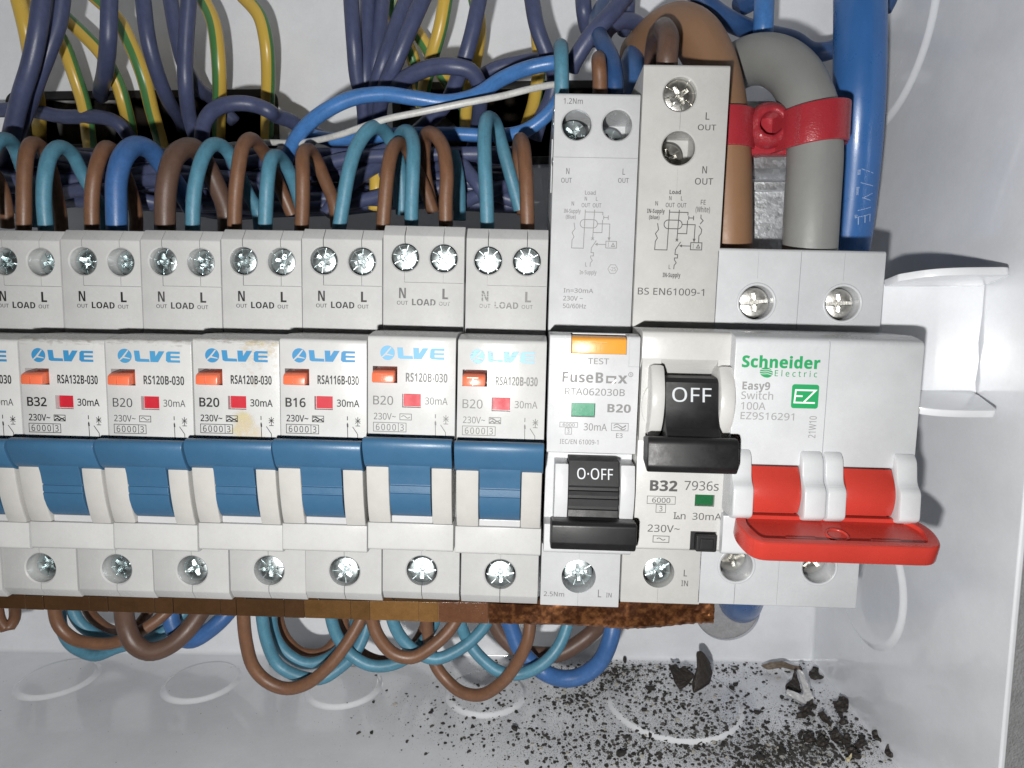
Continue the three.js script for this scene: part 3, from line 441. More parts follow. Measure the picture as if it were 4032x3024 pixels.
// --- main switch with the red handle
{
  const t = thing('main_switch', 'wide white main switch with green lettering and a red double handle', 'switch'), w = 35.4, ZM = 16.5;
  const body = prism(rounded([[-44, 17.6], [-0.4, 18.3, 0.3], [0, 17.8, 0.2], [0, 1.2, 0.2], [ZM - 4, 1.0, 0.8], [ZM - 0.6, 0.2, 0.8], [ZM, -0.6, 0.5], [ZM + 0.3, -24.4, 0.3], [12, -25], [12, -35], [ZM - 1, -35.2, 0.3], [ZM - 1, -42.8, 0.5], [ZM - 1.8, -43.3, 0.3], [0, -43.3], [0, -60.6, 0.3], [-44, -60]], 3), 0, w, 0.2);
  const holes = []; for (const [x, y] of [[8.9, 6.95], [27.05, 7.15], [8.3, -51.5], [26.5, -51.3]]) holes.push(cylZ(x, y, 3.62, -7, 1));
  mk('body', cut(body, [...holes, box(17.66, 17.78, -26, 0.8, ZM - 0.5, ZM + 2), box(17.66, 17.76, 0, 19, -0.25, 1), box(8.72, 8.78, 12, 19, -0.12, 1), box(26.77, 26.83, 12, 19, -0.12, 1), box(8.2, 8.32, -61.5, -55, -0.3, 1), box(17.66, 17.74, -61.5, -43, -0.15, 1)]), M.main, t);
  for (const [x, y] of [[8.9, 6.95], [27.05, 7.15], [8.3, -51.5], [26.5, -51.3]]) { const g = new THREE.TorusGeometry(3.95, 0.28, 8, 48); g.scale(1, 1, 0.7); g.translate(x, y, 0); mk('terminal_rim', g, M.main, t); }
  const cp = rounded([[11, -21.3], [ZM + 0.2, -21.3, 0.5], [ZM + 1.5, -22.6, 1], [ZM + 2.2, -26.8, 1], [ZM + 3.8, -28.2, 0.8], [ZM + 4.1, -33.6, 0.8], [ZM + 2.6, -34.6, 0.5], [11, -34.6]], 4);
  mk('lever_guard', merged([[0.1, 4.0], [13.5, 17.6], [17.85, 21.4], [31.3, 35.3]].map(([a, b]) => prism(cp, a, b, 0.45, 0.7))), M.main, t);
  const dp = [[11, -24.6]]; for (let k = 0; k <= 10; k++) { const a = k / 10; dp.push([ZM + 0.4 + 2.6 * Math.sin(Math.PI * (0.04 + 0.75 * a)), -24.6 - 8.7 * a]); } dp.push([11, -33.5]);
  const lev = mk('lever', merged([prism(dp, 4.1, 13.2, 0.1, 0.6), prism(dp, 21.7, 30.9, 0.1, 0.6)]), M.red, t);
  // the handle: a shallow tray along both poles
  const out = new THREE.Shape(); const rrp = rounded([[1.6, 0, 3], [35.2, 0, 3], [37.3, 4.6, 2.5], [35.8, 10.6, 3], [2.2, 10.6, 3], [0.6, 4.6, 2.5]], 6); rrp.forEach(([a, b], i) => (i ? out.lineTo(a, b) : out.moveTo(a, b))); out.closePath();
  let hg = new THREE.ExtrudeGeometry(out, { depth: 2.9, bevelEnabled: true, bevelThickness: 0.55, bevelSize: 0.55, bevelOffset: -0.55, bevelSegments: 3 });
  const inn = new THREE.Shape(); rounded([[3.2, 1.4, 1.2], [33.6, 1.4, 1.2], [35.2, 4.6, 1.2], [34.0, 9.0, 1.2], [3.8, 9.0, 1.2], [2.4, 4.6, 1.2]], 4).forEach(([a, b], i) => (i ? inn.lineTo(a, b) : inn.moveTo(a, b))); inn.closePath();
  const pocket = new THREE.ExtrudeGeometry(inn, { depth: 4, bevelEnabled: false }); pocket.translate(0, 0, 2.65);
  hg = cut(hg, [pocket]);
  // shape x along the switch, shape y towards the front, extrusion upwards
  const ring = new THREE.TorusGeometry(1.9, 0.28, 8, 32); ring.translate(18.8, 6.2, 2.65);
  const nubs = [rbox(8.5, 14.2, 7.6, 9.0, 2.3, 3.1, 0.3), rbox(24, 29.6, 7.6, 9.0, 2.3, 3.1, 0.3)];
  let handle = merged([toCreasedNormals(hg, 0.5), ring, ...nubs]);
  handle.rotateX(-Math.PI / 2); handle.scale(1, 1, -1); { const ix = handle.attributes.position; const a = ix.array; for (let i = 0; i < a.length; i += 9) for (let c = 0; c < 3; c++) { const q = a[i + 3 + c]; a[i + 3 + c] = a[i + 6 + c]; a[i + 6 + c] = q; } const na = handle.attributes.normal.array; for (let i = 0; i < na.length; i += 9) for (let c = 0; c < 3; c++) { const q = na[i + 3 + c]; na[i + 3 + c] = na[i + 6 + c]; na[i + 6 + c] = q; } }
  handle.rotateX(0.26); handle.translate(0, -36.9, 16.4);
  mk('handle', handle, M.red, t);
  mk('handle_arm', merged([prism(rounded([[14, -33], [ZM + 0.8, -33.5], [ZM + 1, -36.4], [14, -36.4]]), 4.3, 13, 0.1), prism(rounded([[14, -33], [ZM + 0.8, -33.5], [ZM + 1, -36.4], [14, -36.4]]), 21.9, 30.7, 0.1)]), M.red, lev);
  screw(t, 'slot', 8.9, 6.95, -2.0, 0.12, M.nickel, 0, -0.12); screw(t, 'slot', 27.05, 7.15, -2.4, 0.05, M.nickel, 0, -0.2); screw(t, 'slot', 8.3, -51.2, -3.8, 0.3, M.nickel); screw(t, 'slot', 26.5, -51.0, -3.8, 0.8, M.nickel);
  const gr = '#1f9b5c', k = '#9b9b9b', nose = print(17.6, 20, 48, (c) => {
    txt(c, 'Schneider', 1.25, 16.1, 3.2, 5.35, gr, { bold: true, stroke: 3 }); txt(c, 'E l e c t r i c', 7.5, 15.7, 5.8, 6.95, gr);
    c.save(); c.translate(6.05, 6.3); c.rotate(0.25); c.fillStyle = gr; c.beginPath(); c.ellipse(0, 0, 1.25, 0.95, 0, 0, 7); c.fill(); c.globalCompositeOperation = 'destination-out'; c.lineWidth = 0.16; c.strokeStyle = '#000'; for (const y of [-0.5, -0.1, 0.3]) line(c, [[-1.4, y + 0.25], [-0.4, y + 0.1], [0.3, y - 0.15], [1.4, y - 0.1]], 0.15, '#000'); c.restore();
    txt(c, 'Easy9', 1.5, 7.0, 8.15, 9.65, '#8f8f8f', { bold: true }); txt(c, 'Switch', 1.45, 7.8, 10.05, 11.5, k); txt(c, '100A', 1.45, 6.3, 12.1, 13.5, k); txt(c, 'EZ9S16291', 1.45, 12.3, 14.05, 15.4, k);
    c.fillStyle = gr; c.beginPath(); c.roundRect(11.1, 8.4, 5.1, 4.6, 0.5); c.fill(); line(c, [[13.4, 9.5], [11.85, 9.5], [11.7, 11.9], [13.2, 11.9]], 0.32, '#f2f2f2'); line(c, [[11.8, 10.65], [13.2, 10.65]], 0.32, '#f2f2f2'); line(c, [[13.4, 9.5], [15.6, 9.5], [13.4, 11.9], [15.6, 11.9]], 0.32, '#f2f2f2');
    c.save(); c.translate(16.15, 18.75); c.rotate(-Math.PI / 2); txt(c, '21W10', 0, 4.35, -1.35, 0, k); c.restore();
  });
  decal(t, nose, 0, 17.6, -0.2, -20.2, ZM + 0.19, { tilt: -0.0126 });
  place(t, SEAM.main - 0.6);
}

// ------------------------------------------------------------------ wires
function pathOf(fr, pts, squash = 1) { return pts.map((p) => { const f = typeof p[0] === 'string' ? p : [fr, ...p]; const [x, y] = px(f[0], f[1], f[2]); return onZ(x, y, f[3] < -13 ? -13 + (f[3] + 13) * squash : f[3]); }); }
const rk = rng(314);
function wire(name, mat, dia, fr, pts, label, category, group, o = {}) {
  const curve = new THREE.CatmullRomCurve3(pathOf(fr, pts, o.squash).map((p) => (dia > 8 ? p : p.add(new THREE.Vector3((rk() - 0.5) * 0.35, (rk() - 0.5) * 0.35, (rk() - 0.5) * 0.5)))), false, 'centripetal'), len = curve.getLength();
  const n = Math.max(16, Math.round(len / 1.2)), seg = o.seg ?? 16, pos = [], nor = [], uv = [], idx = [], N = new THREE.Vector3(0, 0, 1), Z = new THREE.Vector3(0, 0, 1), B = new THREE.Vector3(), d = new THREE.Vector3();
  for (let i = 0; i <= n; i++) {
    const at = curve.getPointAt(i / n), t = curve.getTangentAt(i / n), k = 1 - Math.abs(t.z);   // the seam faces outwards wherever the wire does not point that way
    N.multiplyScalar(1 - 0.6 * k).addScaledVector(Z, 0.6 * k); N.addScaledVector(t, -N.dot(t)).normalize(); B.crossVectors(t, N);
    for (let j = 0; j <= seg; j++) { const a = j / seg * Math.PI * 2; d.copy(N).multiplyScalar(Math.cos(a)).addScaledVector(B, Math.sin(a)); pos.push(at.x + d.x * dia / 2, at.y + d.y * dia / 2, at.z + d.z * dia / 2); nor.push(d.x, d.y, d.z); uv.push(i / n * len / 40, o.stripe ? j / seg : j / seg * Math.PI * dia / 40); if (i < n && j < seg) { const q = i * (seg + 1) + j; idx.push(q, q + 1, q + seg + 1, q + 1, q + seg + 2, q + seg + 1); } }
  }
  const g = new THREE.BufferGeometry(); g.setAttribute('position', new THREE.Float32BufferAttribute(pos, 3)); g.setAttribute('normal', new THREE.Float32BufferAttribute(nor, 3)); g.setAttribute('uv', new THREE.Float32BufferAttribute(uv, 2)); g.setIndex(idx);
  const caps = []; for (const [end, u] of [[0, 0], [1, 1]]) { const c = new THREE.CircleGeometry(dia / 2, 14); const q = new THREE.Quaternion().setFromUnitVectors(new THREE.Vector3(0, 0, 1), curve.getTangentAt(u).multiplyScalar(end ? 1 : -1)); c.applyQuaternion(q); const at = curve.getPointAt(u); c.translate(at.x, at.y, at.z); caps.push(c); }
  const m = mk(name, merged([g, ...caps]), mat, undefined, true);
  return tag(m, label, category ?? 'wire', group);
}
// yellow wires with a green stripe
const stripeTex = (() => { const n = 64, d = new Uint8Array(n * 4); for (let i = 0; i < n; i++) { const green = i > 26 && i < 38; d.set(green ? [84, 140, 84, 255] : [224, 190, 86, 255], i * 4); } const t = new THREE.DataTexture(d, 1, n); t.colorSpace = THREE.SRGBColorSpace; t.wrapS = t.wrapT = THREE.RepeatWrapping; t.magFilter = THREE.LinearFilter; t.needsUpdate = true; return t; })();
const earthMat = (turn) => { const t = stripeTex.clone(); t.offset.y = turn; return new THREE.MeshPhysicalMaterial({ map: t, color: C(0.82, 0.8, 0.8), roughness: 0.45, roughnessMap: rep(roughTex, 1.2, 1) }); };
const earth = (fr, pts, turn) => { const open = turn > 0.4, right = fr === 'b'; return wire('earth_wire', earthMat(turn), 4.0, fr, pts, (open ? 'earth wire with its green stripe facing out' : 'mostly yellow earth wire') + (right ? ' near the bright blue lead' : ' dropping into the black cable opening'), 'wire', 'yellow and green earth wires', { stripe: true }); };
earth('a', [[120, -60, -48], [195, 250, -50], [250, 550, -56], [285, 800, -64], [292, 930, -74], [294, 1060, -90]], 0.28);
earth('a', [[150, -80, -58], [330, 120, -56], [450, 300, -55], [530, 520, -56], [610, 780, -60], [648, 1000, -66], [656, 1110, -84]], -0.27);
earth('a', [[300, -60, -60], [480, 130, -58], [620, 270, -57], [750, 410, -57], [850, 600, -59], [910, 780, -62], [945, 960, -74], [950, 1060, -90]], -0.30);
earth('a', [[630, -70, -56], [850, 130, -54], [950, 330, -53], [1040, 560, -55], [1110, 800, -60], [1165, 1020, -66], [1180, 1130, -84]], 0.50);
earth('a', [[1430, -80, -57], [1540, 150, -55], [1580, 350, -55], [1587, 600, -58], [1590, 900, -70], [1590, 1060, -90]], 0.48);
earth('a', [[1730, -60, -57], [1880, 120, -55], [1930, 300, -55], [1945, 500, -58], [1943, 920, -70], [1942, 1060, -90]], -0.27);
earth('b', [[1030, -60, -60], [1010, 90, -62], [1080, 260, -62], [1140, 400, -62], [1190, 560, -66], [1210, 760, -74]], 0.50);
earth('b', [[960, -40, -64], [1120, 160, -64], [1250, 330, -63], [1330, 480, -64], [1420, 620, -68], [1520, 760, -74]], 0.40);
earth('b', [[1400, -60, -48], [1350, 200, -50], [1290, 420, -54], [1240, 620, -62], [1230, 760, -72]], -0.27);
earth('b', [[1590, -60, -58], [1640, 200, -58], [1605, 450, -58], [1570, 620, -62], [1540, 800, -66], [1535, 960, -72]], 0.30);
earth('b', [[2040, 60, -60], [2065, 300, -58], [2070, 450, -58], [2060, 600, -60], [2030, 750, -64], [1980, 920, -72]], -0.25);
earth('b', [[885, 1230, -44], [890, 1380, -44], [885, 1520, -46]], 0.00);

for (const p of [[[470, 560, -96], [480, 700, -90], [500, 860, -92], [520, 1010, -98], [540, 1200, -110]], [[760, 560, -98], [770, 720, -92], [760, 900, -96], [740, 1100, -110]], [[1500, 640, -120], [1700, 680, -98], [1880, 690, -94], [2050, 740, -110]], [[2830, 880, -96], [3000, 860, -92], [3150, 900, -96], [3300, 1000, -110]]])
  wire('sheathed_cable', W.tailGrey, 7.5, 'a', p, 'grey sheathed cable lying in the dark behind a cable opening', 'cable', 'grey sheathed cables in the wall cavity', { seg: 20 });
const SL = { down: ['slate blue wire coming down from above behind the breakers', 'slate blue wires coming down from above'], bunch: ['slate blue wire in the tight bunch held behind the arching bright blue lead', 'tight bunch of slate blue wires'], earths: ['slate blue wire coming down among the yellow earth wires', 'slate blue wires among the earth wires'], level: ['slate blue wire of the level bundle behind the wire loops', 'slate blue wires running level'], cross: ['slate blue wire slanting across the level bundle', 'slate blue wires slanting across'] };
const sl = (fr, pts, dia = 4.1, kind = 'down') => wire('slate_wire', W.slate, dia, fr, pts, SL[kind]?.[0] ?? kind, 'wire', SL[kind]?.[1]);
sl('a', [[305, -60, -30], [270, 250, -30], [220, 480, -31], [150, 700, -33], [75, 980, -37], [20, 1200, -45]], 4.3, 'earths');
sl('a', [[455, -60, -38], [420, 150, -38], [350, 350, -38], [270, 560, -39], [200, 760, -43], [120, 980, -50]], 4.3, 'earths');
sl('a', [[795, -60, -36], [785, 300, -38], [765, 500, -45], [735, 640, -60], [720, 700, -82]], 4.2, 'earths');
sl('a', [[1030, -60, -44], [1080, 300, -45], [1150, 550, -50], [1230, 740, -58], [1300, 860, -70], [1330, 940, -84]], 4.1, 'earths');
sl('a', [[1230, -60, -50], [1290, 300, -50], [1345, 480, -52], [1440, 640, -60], [1540, 720, -68], [1700, 880, -74]], 4.1, 'earths');
sl('a', [[1375, -60, -42], [1345, 350, -44], [1345, 600, -46], [1380, 850, -52], [1430, 1030, -56], [1500, 1250, -58]], 4.1, 'earths');
sl('a', [[1460, 1080, -45], [1480, 900, -40], [1560, 795, -38], [1700, 750, -37], [1850, 765, -38], [1960, 810, -39], ['b', 150, 835, -42], ['b', 300, 900, -48], ['b', 420, 1040, -54]], 4.0, 'slate blue wire arching in front of two yellow earth wires');
sl('a', [[-60, 800, -62], [200, 800, -62], [450, 845, -62], [740, 850, -60], [860, 900, -60], [960, 1020, -62]], 4.2, 'slate blue wire sagging across the black cable opening');
sl('b', [[705, -60, -40], [720, 300, -40], [750, 560, -44], [790, 760, -48], [800, 960, -52], [760, 1150, -54]], 4.1, 'bunch');
sl('b', [[828, -60, -45], [820, 300, -45], [815, 600, -46], [840, 850, -52], [860, 1050, -56]], 4.1, 'bunch');
sl('b', [[940, -60, -46], [915, 250, -45], [870, 500, -46], [860, 720, -50], [900, 950, -56]], 4.1, 'bunch');
sl('b', [[1125, -60, -42], [1020, 230, -40], [930, 480, -40], [880, 660, -44], [860, 900, -52]], 4.1, 'bunch');
sl('b', [[1250, -60, -36], [1130, 220, -35], [1030, 450, -36], [950, 640, -41], [910, 850, -48], [940, 1040, -52]], 4.2, 'bunch');
sl('b', [[960, 690, -44], [1060, 600, -38], [1150, 545, -35], [1290, 490, -33], [1440, 480, -32], [1570, 520, -33], [1640, 620, -36], [1645, 760, -42], [1620, 950, -52], [1580, 1100, -56]], 4.1, 'slate blue wire arching up behind the bright blue lead');
sl('b', [[1650, -60, -36], [1590, 220, -36], [1530, 430, -38], [1470, 600, -42], [1390, 760, -46], [1250, 900, -50], [1130, 1000, -54]], 4.1);
sl('b', [[2010, -60, -38], [2055, 200, -38], [2130, 400, -40], [2180, 560, -44], [2150, 720, -46], [2080, 860, -46], [2040, 1010, -48]], 4.1);
sl('b', [[1640, 560, -50], [1750, 500, -48], [1900, 460, -47], [2060, 440, -47], [2200, 470, -50]], 4.0, 'slate blue wire rising beside the bright blue lead to the tall breaker');
sl('b', [[440, 960, -50], [560, 1020, -48], [700, 1060, -50], [900, 1080, -52]], 3.8, 'cross');
// bundle that runs across behind the row
const r2 = rng(21);
for (let i = 0; i < 15; i++) {
  const pts = [], y0 = 1130 + i * 27, z0 = -41 - (i % 4) * 5, tilt = (r2() - 0.5) * 46;
  for (let k = 0; k <= 9; k++) { const x = -150 + k * 440, y = y0 + tilt * (k - 4.5) + (r2() - 0.5) * 120 + (i % 3 - 1) * 40 * Math.sin(k * 1.1 + i); pts.push([x, Math.max(1120, Math.min(1560, y)), z0 + (r2() - 0.5) * 8]); }
  sl('a', pts, 3.7 + 0.3 * (i % 2), 'level');
}
sl('b', [[520, 1560, -36], [660, 1380, -38], [800, 1260, -40], [960, 1170, -43], [1180, 1110, -46]], 3.8, 'cross');
sl('b', [[420, 1210, -42], [700, 1170, -42], [950, 1090, -42], [1150, 1010, -46]], 3.8, 'cross');
sl('b', [[1000, 1430, -40], [1100, 1370, -40], [1260, 1240, -42], [1400, 1200, -46]], 3.8, 'cross');
sl('b', [[1450, 1120, -40], [1540, 1230, -38], [1640, 1360, -36], [1700, 1460, -38]], 3.8, 'cross');
sl('b', [[1450, 1500, -36], [1600, 1430, -38], [1800, 1360, -40], [2000, 1330, -44]], 3.8, 'cross');

// mid blue, white and thin blue leads
wire('blue_lead', W.bright, 3.6, 'b', [[230, 1180, -34], [270, 1060, -30], [350, 940, -26], [500, 815, -23], [720, 715, -22], [950, 690, -22], [1150, 715, -22], [1400, 745, -23], [1600, 695, -25], [1800, 575, -27], [1980, 490, -28], [2180, 462, -28], [2290, 470, -30]], 'bright blue lead arching over the white lead', 'wire');
wire('blue_lead', W.bright, 3.6, 'b', [[330, 960, -46], [520, 1000, -44], [700, 1005, -43], [1000, 975, -42], [1450, 975, -40], [1700, 985, -40], [1900, 965, -38], [2020, 915, -37], [2140, 820, -36], [2230, 700, -36]], 'bright blue lead running level behind the teal loops', 'wire');
wire('white_lead', W.white, 1.55, 'b', [[-700, 1120, -50], [-380, 1075, -44], [60, 1032, -34], [350, 1030, -28], [600, 982, -22], [750, 932, -19], [950, 870, -17], [1200, 812, -16], [1500, 760, -16], [1800, 690, -17], [2000, 652, -18], [2200, 615, -20], [2260, 640, -24]], 'thin white lead crossing below the bright blue one', 'wire');

const owner = (fr, p, row) => { const x = px(fr, p[0], p[1])[0], e = row === 'up' ? [241, 553, 869, 1185, 1505, 1833] : [318, 609, 908, 1201, 1500, 1805, 2120], names = ['the breaker beside the B32 one', 'the blue-levered B32 breaker', 'the thinly printed B20 breaker', 'the stained B20 breaker', 'the B16 breaker', 'the B20 breaker standing proud', 'the B20 breaker with rubbed lettering', 'the amber button breaker']; let k = 0; while (k < e.length && x > e[k]) k++; return names[k]; };
const COLOUR = { teal: 'teal wire', brown: 'brown wire', dark_brown: 'thick dark brown wire', royal_blue: 'thick royal blue wire' };
const up = (kind, dia, fr, pts) => wire(kind + '_wire', W[{ teal: 'teal', brown: 'brown', dark_brown: 'darkBrown', royal_blue: 'royal' }[kind]], dia, fr, pts, COLOUR[kind] + ' looping up behind ' + owner(fr, pts[0], 'up'), 'wire', 'wire loops above the breakers', { squash: 0.64 });
up('teal', 3.3, 'a', [[-110, 1600, -14], [-100, 1250, -13], [-40, 1050, -16], [40, 1015, -22], [110, 1080, -30], [180, 1250, -36], [245, 1420, -40], [270, 1650, -42]]);
up('brown', 3.3, 'a', [[-110, 1200, -30], [-40, 1260, -36], [10, 1360, -38], [40, 1500, -40], [50, 1650, -42]]);
up('brown', 3.3, 'a', [[170, 1700, -14], [170, 1500, -13], [172, 1300, -13], [190, 1120, -15], [235, 1040, -20], [290, 1060, -27], [345, 1170, -34], [395, 1330, -38], [440, 1550, -42], [450, 1700, -44]]);
up('teal', 3.3, 'a', [[333, 1700, -14], [328, 1450, -13], [325, 1280, -13], [355, 1130, -15], [430, 1068, -20], [510, 1115, -27], [600, 1260, -34], [690, 1420, -38], [755, 1560, -42], [770, 1700, -44]]);
up('brown', 3.3, 'a', [[665, 1700, -14], [670, 1450, -13], [685, 1290, -13], [715, 1140, -15], [770, 1075, -20], [825, 1095, -27], [885, 1220, -34], [935, 1350, -38], [985, 1550, -42], [990, 1700, -44]]);
up('royal_blue', 4.7, 'a', [[852, 1700, -14], [848, 1480, -13], [850, 1300, -13], [890, 1140, -15], [985, 1065, -21], [1085, 1085, -28], [1170, 1190, -35], [1280, 1330, -40], [1400, 1520, -44]]);
up('dark_brown', 4.7, 'a', [[1198, 1700, -14], [1203, 1480, -13], [1220, 1300, -13], [1265, 1140, -15], [1345, 1068, -21], [1430, 1085, -28], [1505, 1210, -34], [1570, 1350, -38], [1640, 1520, -42], [1650, 1680, -44]]);
up('teal', 3.3, 'a', [[1402, 1700, -14], [1410, 1500, -13], [1425, 1320, -13], [1475, 1125, -15], [1555, 1048, -20], [1645, 1090, -27], [1725, 1240, -34], [1800, 1400, -38], [1870, 1530, -42], [1890, 1700, -44]]);
up('brown', 3.3, 'a', [[1702, 1700, -14], [1708, 1450, -13], [1725, 1250, -13], [1765, 1070, -15], [1815, 1015, -20], [1870, 1045, -27], [1925, 1130, -34], [1990, 1260, -38], ['b', 200, 1380, -41], ['b', 275, 1560, -44]]);
up('teal', 3.3, 'b', [[82, 1700, -14], [88, 1450, -13], [98, 1290, -13], [130, 1160, -15], [175, 1135, -21], [235, 1210, -29], [300, 1350, -36], [350, 1520, -40]]);
up('brown', 3.3, 'b', [[350, 1700, -14], [350, 1450, -13], [350, 1250, -13], [362, 1120, -16], [405, 1085, -22], [455, 1160, -29], [520, 1330, -35], [585, 1480, -40], [600, 1650, -42]]);
up('teal', 3.3, 'b', [[618, 1700, -14], [645, 1480, -13], [690, 1260, -13], [745, 1075, -14], [825, 950, -17], [900, 925, -22], [970, 985, -28], [1040, 1130, -34], [1075, 1300, -38], [1080, 1560, -42]]);
up('brown', 3.3, 'b', [[938, 1700, -14], [950, 1450, -13], [970, 1240, -13], [1000, 1100, -15], [1045, 1045, -20], [1105, 1075, -27], [1170, 1200, -33], [1230, 1350, -38], [1300, 1540, -42]]);
up('teal', 3.3, 'b', [[1143, 1700, -14], [1146, 1450, -13], [1155, 1200, -13], [1160, 1040, -15], [1130, 960, -20], [1080, 965, -27], [1040, 1060, -34], [1045, 1250, -40], [1060, 1500, -44]]);
up('brown', 3.3, 'b', [[1395, 1700, -14], [1397, 1450, -13], [1395, 1270, -13], [1370, 1080, -15], [1315, 975, -20], [1255, 975, -27], [1232, 1060, -34], [1240, 1230, -40], [1290, 1500, -44]]);
up('teal', 3.3, 'b', [[1692, 1700, -14], [1688, 1450, -13], [1680, 1200, -13], [1672, 960, -15], [1695, 862, -20], [1745, 895, -27], [1795, 1040, -33], [1850, 1240, -38], [1925, 1520, -42]]);
up('brown', 3.3, 'b', [[1987, 1700, -14], [1985, 1450, -13], [1975, 1220, -14], [1955, 1050, -18], [1935, 1010, -26], [1925, 1100, -36], [1930, 1300, -42], [1950, 1560, -46]]);
up('teal', 3.3, 'b', [[1440, 1100, -44], [1475, 1260, -44], [1490, 1400, -44], [1490, 1600, -44]]);

// loops below the row
const lo = (kind, dia, fr, pts) => wire(kind + '_wire', W[{ teal: 'teal', brown: 'brown', dark_brown: 'darkBrown', royal_blue: 'royal' }[kind]], dia, fr, pts, COLOUR[kind] + ' hanging in a loop below ' + owner(fr, pts[0], 'low'), 'wire', 'wire loops hanging below the busbar');
lo('brown', 3.1, 'e', [[-60, 900, -40], [-25, 1020, -38], [5, 1130, -36], [45, 1170, -36], [80, 1120, -38], [85, 1020, -42], [80, 900, -46]]);
lo('brown', 3.3, 'e', [[325, 900, -26], [325, 1050, -26], [350, 1150, -26], [430, 1230, -26], [540, 1262, -26], [680, 1250, -27], [840, 1180, -29], [980, 1080, -32], [1080, 960, -36]]);
lo('brown', 3.3, 'e', [[500, 900, -50], [520, 1050, -48], [570, 1120, -46], [660, 1180, -44], [780, 1180, -42], [860, 1100, -44], [930, 960, -46]]);
lo('teal', 3.3, 'e', [[420, 900, -36], [435, 1060, -36], [480, 1140, -36], [570, 1210, -36], [680, 1250, -36], [800, 1250, -36], [950, 1200, -36], [1080, 1090, -40], [1180, 950, -44]]);
lo('teal', 3.3, 'e', [[360, 950, -44], [370, 1150, -42], [420, 1260, -40], [500, 1318, -39], [580, 1325, -38], [690, 1290, -38], [840, 1240, -40], [960, 1150, -44], [1040, 980, -48]]);
lo('dark_brown', 4.8, 'e', [[730, 900, -20], [730, 1060, -20], [745, 1160, -20], [800, 1255, -20], [890, 1305, -20], [1000, 1275, -21], [1100, 1190, -23], [1180, 1090, -26], [1260, 960, -30]]);
lo('royal_blue', 4.6, 'e', [[1000, 900, -34], [1005, 1060, -34], [1025, 1150, -33], [1070, 1220, -32], [1140, 1235, -31], [1240, 1180, -31], [1340, 1090, -33], [1430, 960, -36]]);
lo('brown', 3.4, 'f', [[-60, 900, -22], [-58, 1090, -22], [-45, 1260, -22], [0, 1395, -22], [70, 1480, -22], [190, 1528, -22], [320, 1495, -22], [450, 1390, -23], [555, 1250, -25], [635, 1110, -27], [690, 950, -30]]);
lo('teal', 3.3, 'f', [[45, 900, -28], [50, 1090, -28], [75, 1250, -28], [145, 1390, -28], [270, 1455, -28], [400, 1460, -29], [500, 1410, -31], [600, 1310, -33], [660, 1180, -36], [690, 1000, -40]]);
lo('teal', 3.3, 'f', [[100, 950, -36], [115, 1180, -36], [180, 1300, -36], [300, 1370, -36], [430, 1350, -37], [530, 1270, -39], [600, 1150, -42], [640, 980, -46]]);
lo('brown', 3.3, 'f', [[125, 950, -44], [140, 1100, -44], [185, 1220, -44], [280, 1310, -44], [400, 1315, -45], [480, 1250, -46], [530, 1100, -48], [550, 950, -50]]);
lo('teal', 3.3, 'f', [[450, 950, -30], [458, 1100, -30], [490, 1210, -30], [575, 1325, -30], [690, 1388, -30], [810, 1388, -31], [920, 1340, -33], [1010, 1240, -36], [1080, 1120, -40], [1120, 960, -44]]);
lo('brown', 3.3, 'f', [[515, 950, -40], [525, 1110, -40], [550, 1210, -40], [630, 1310, -40], [760, 1360, -40], [880, 1330, -42], [980, 1230, -45], [1030, 1100, -48], [1050, 950, -50]]);
lo('brown', 3.4, 'f', [[690, 950, -21], [705, 1120, -21], [745, 1225, -21], [830, 1315, -21], [940, 1340, -21], [1060, 1275, -22], [1180, 1150, -24], [1260, 980, -28]]);
lo('teal', 3.3, 'f', [[800, 950, -26], [820, 1110, -26], [875, 1220, -26], [970, 1310, -26], [1080, 1345, -26], [1190, 1315, -27], [1300, 1230, -29], [1390, 1120, -32], [1450, 960, -36]]);
lo('brown', 3.4, 'f', [[1025, 950, -34], [1028, 1130, -34], [1040, 1270, -34], [1080, 1390, -33], [1140, 1475, -32], [1230, 1545, -30], [1345, 1562, -28], [1475, 1490, -26], [1575, 1360, -25], [1625, 1240, -25], [1640, 1130, -26], [1650, 950, -28]]);
lo('teal', 3.3, 'f', [[1220, 950, -30], [1232, 1140, -30], [1265, 1235, -30], [1340, 1335, -29], [1450, 1418, -28], [1560, 1440, -28], [1700, 1390, -28], [1800, 1290, -29], [1860, 1160, -31], [1890, 960, -34]]);
lo('royal_blue', 4.7, 'g', [[-40, 520, -38], [20, 660, -37], [70, 790, -36], [150, 900, -35], [260, 990, -34], [390, 1022, -32], [520, 1005, -31], [640, 920, -30], [715, 790, -30], [740, 660, -31], [745, 500, -34]]);
lo('dark_brown', 4.7, 'g', [[-130, 560, -46], [-40, 720, -45], [90, 830, -44], [220, 860, -43], [370, 850, -42], [480, 790, -42], [580, 715, -43], [660, 630, -45], [720, 500, -48]]);

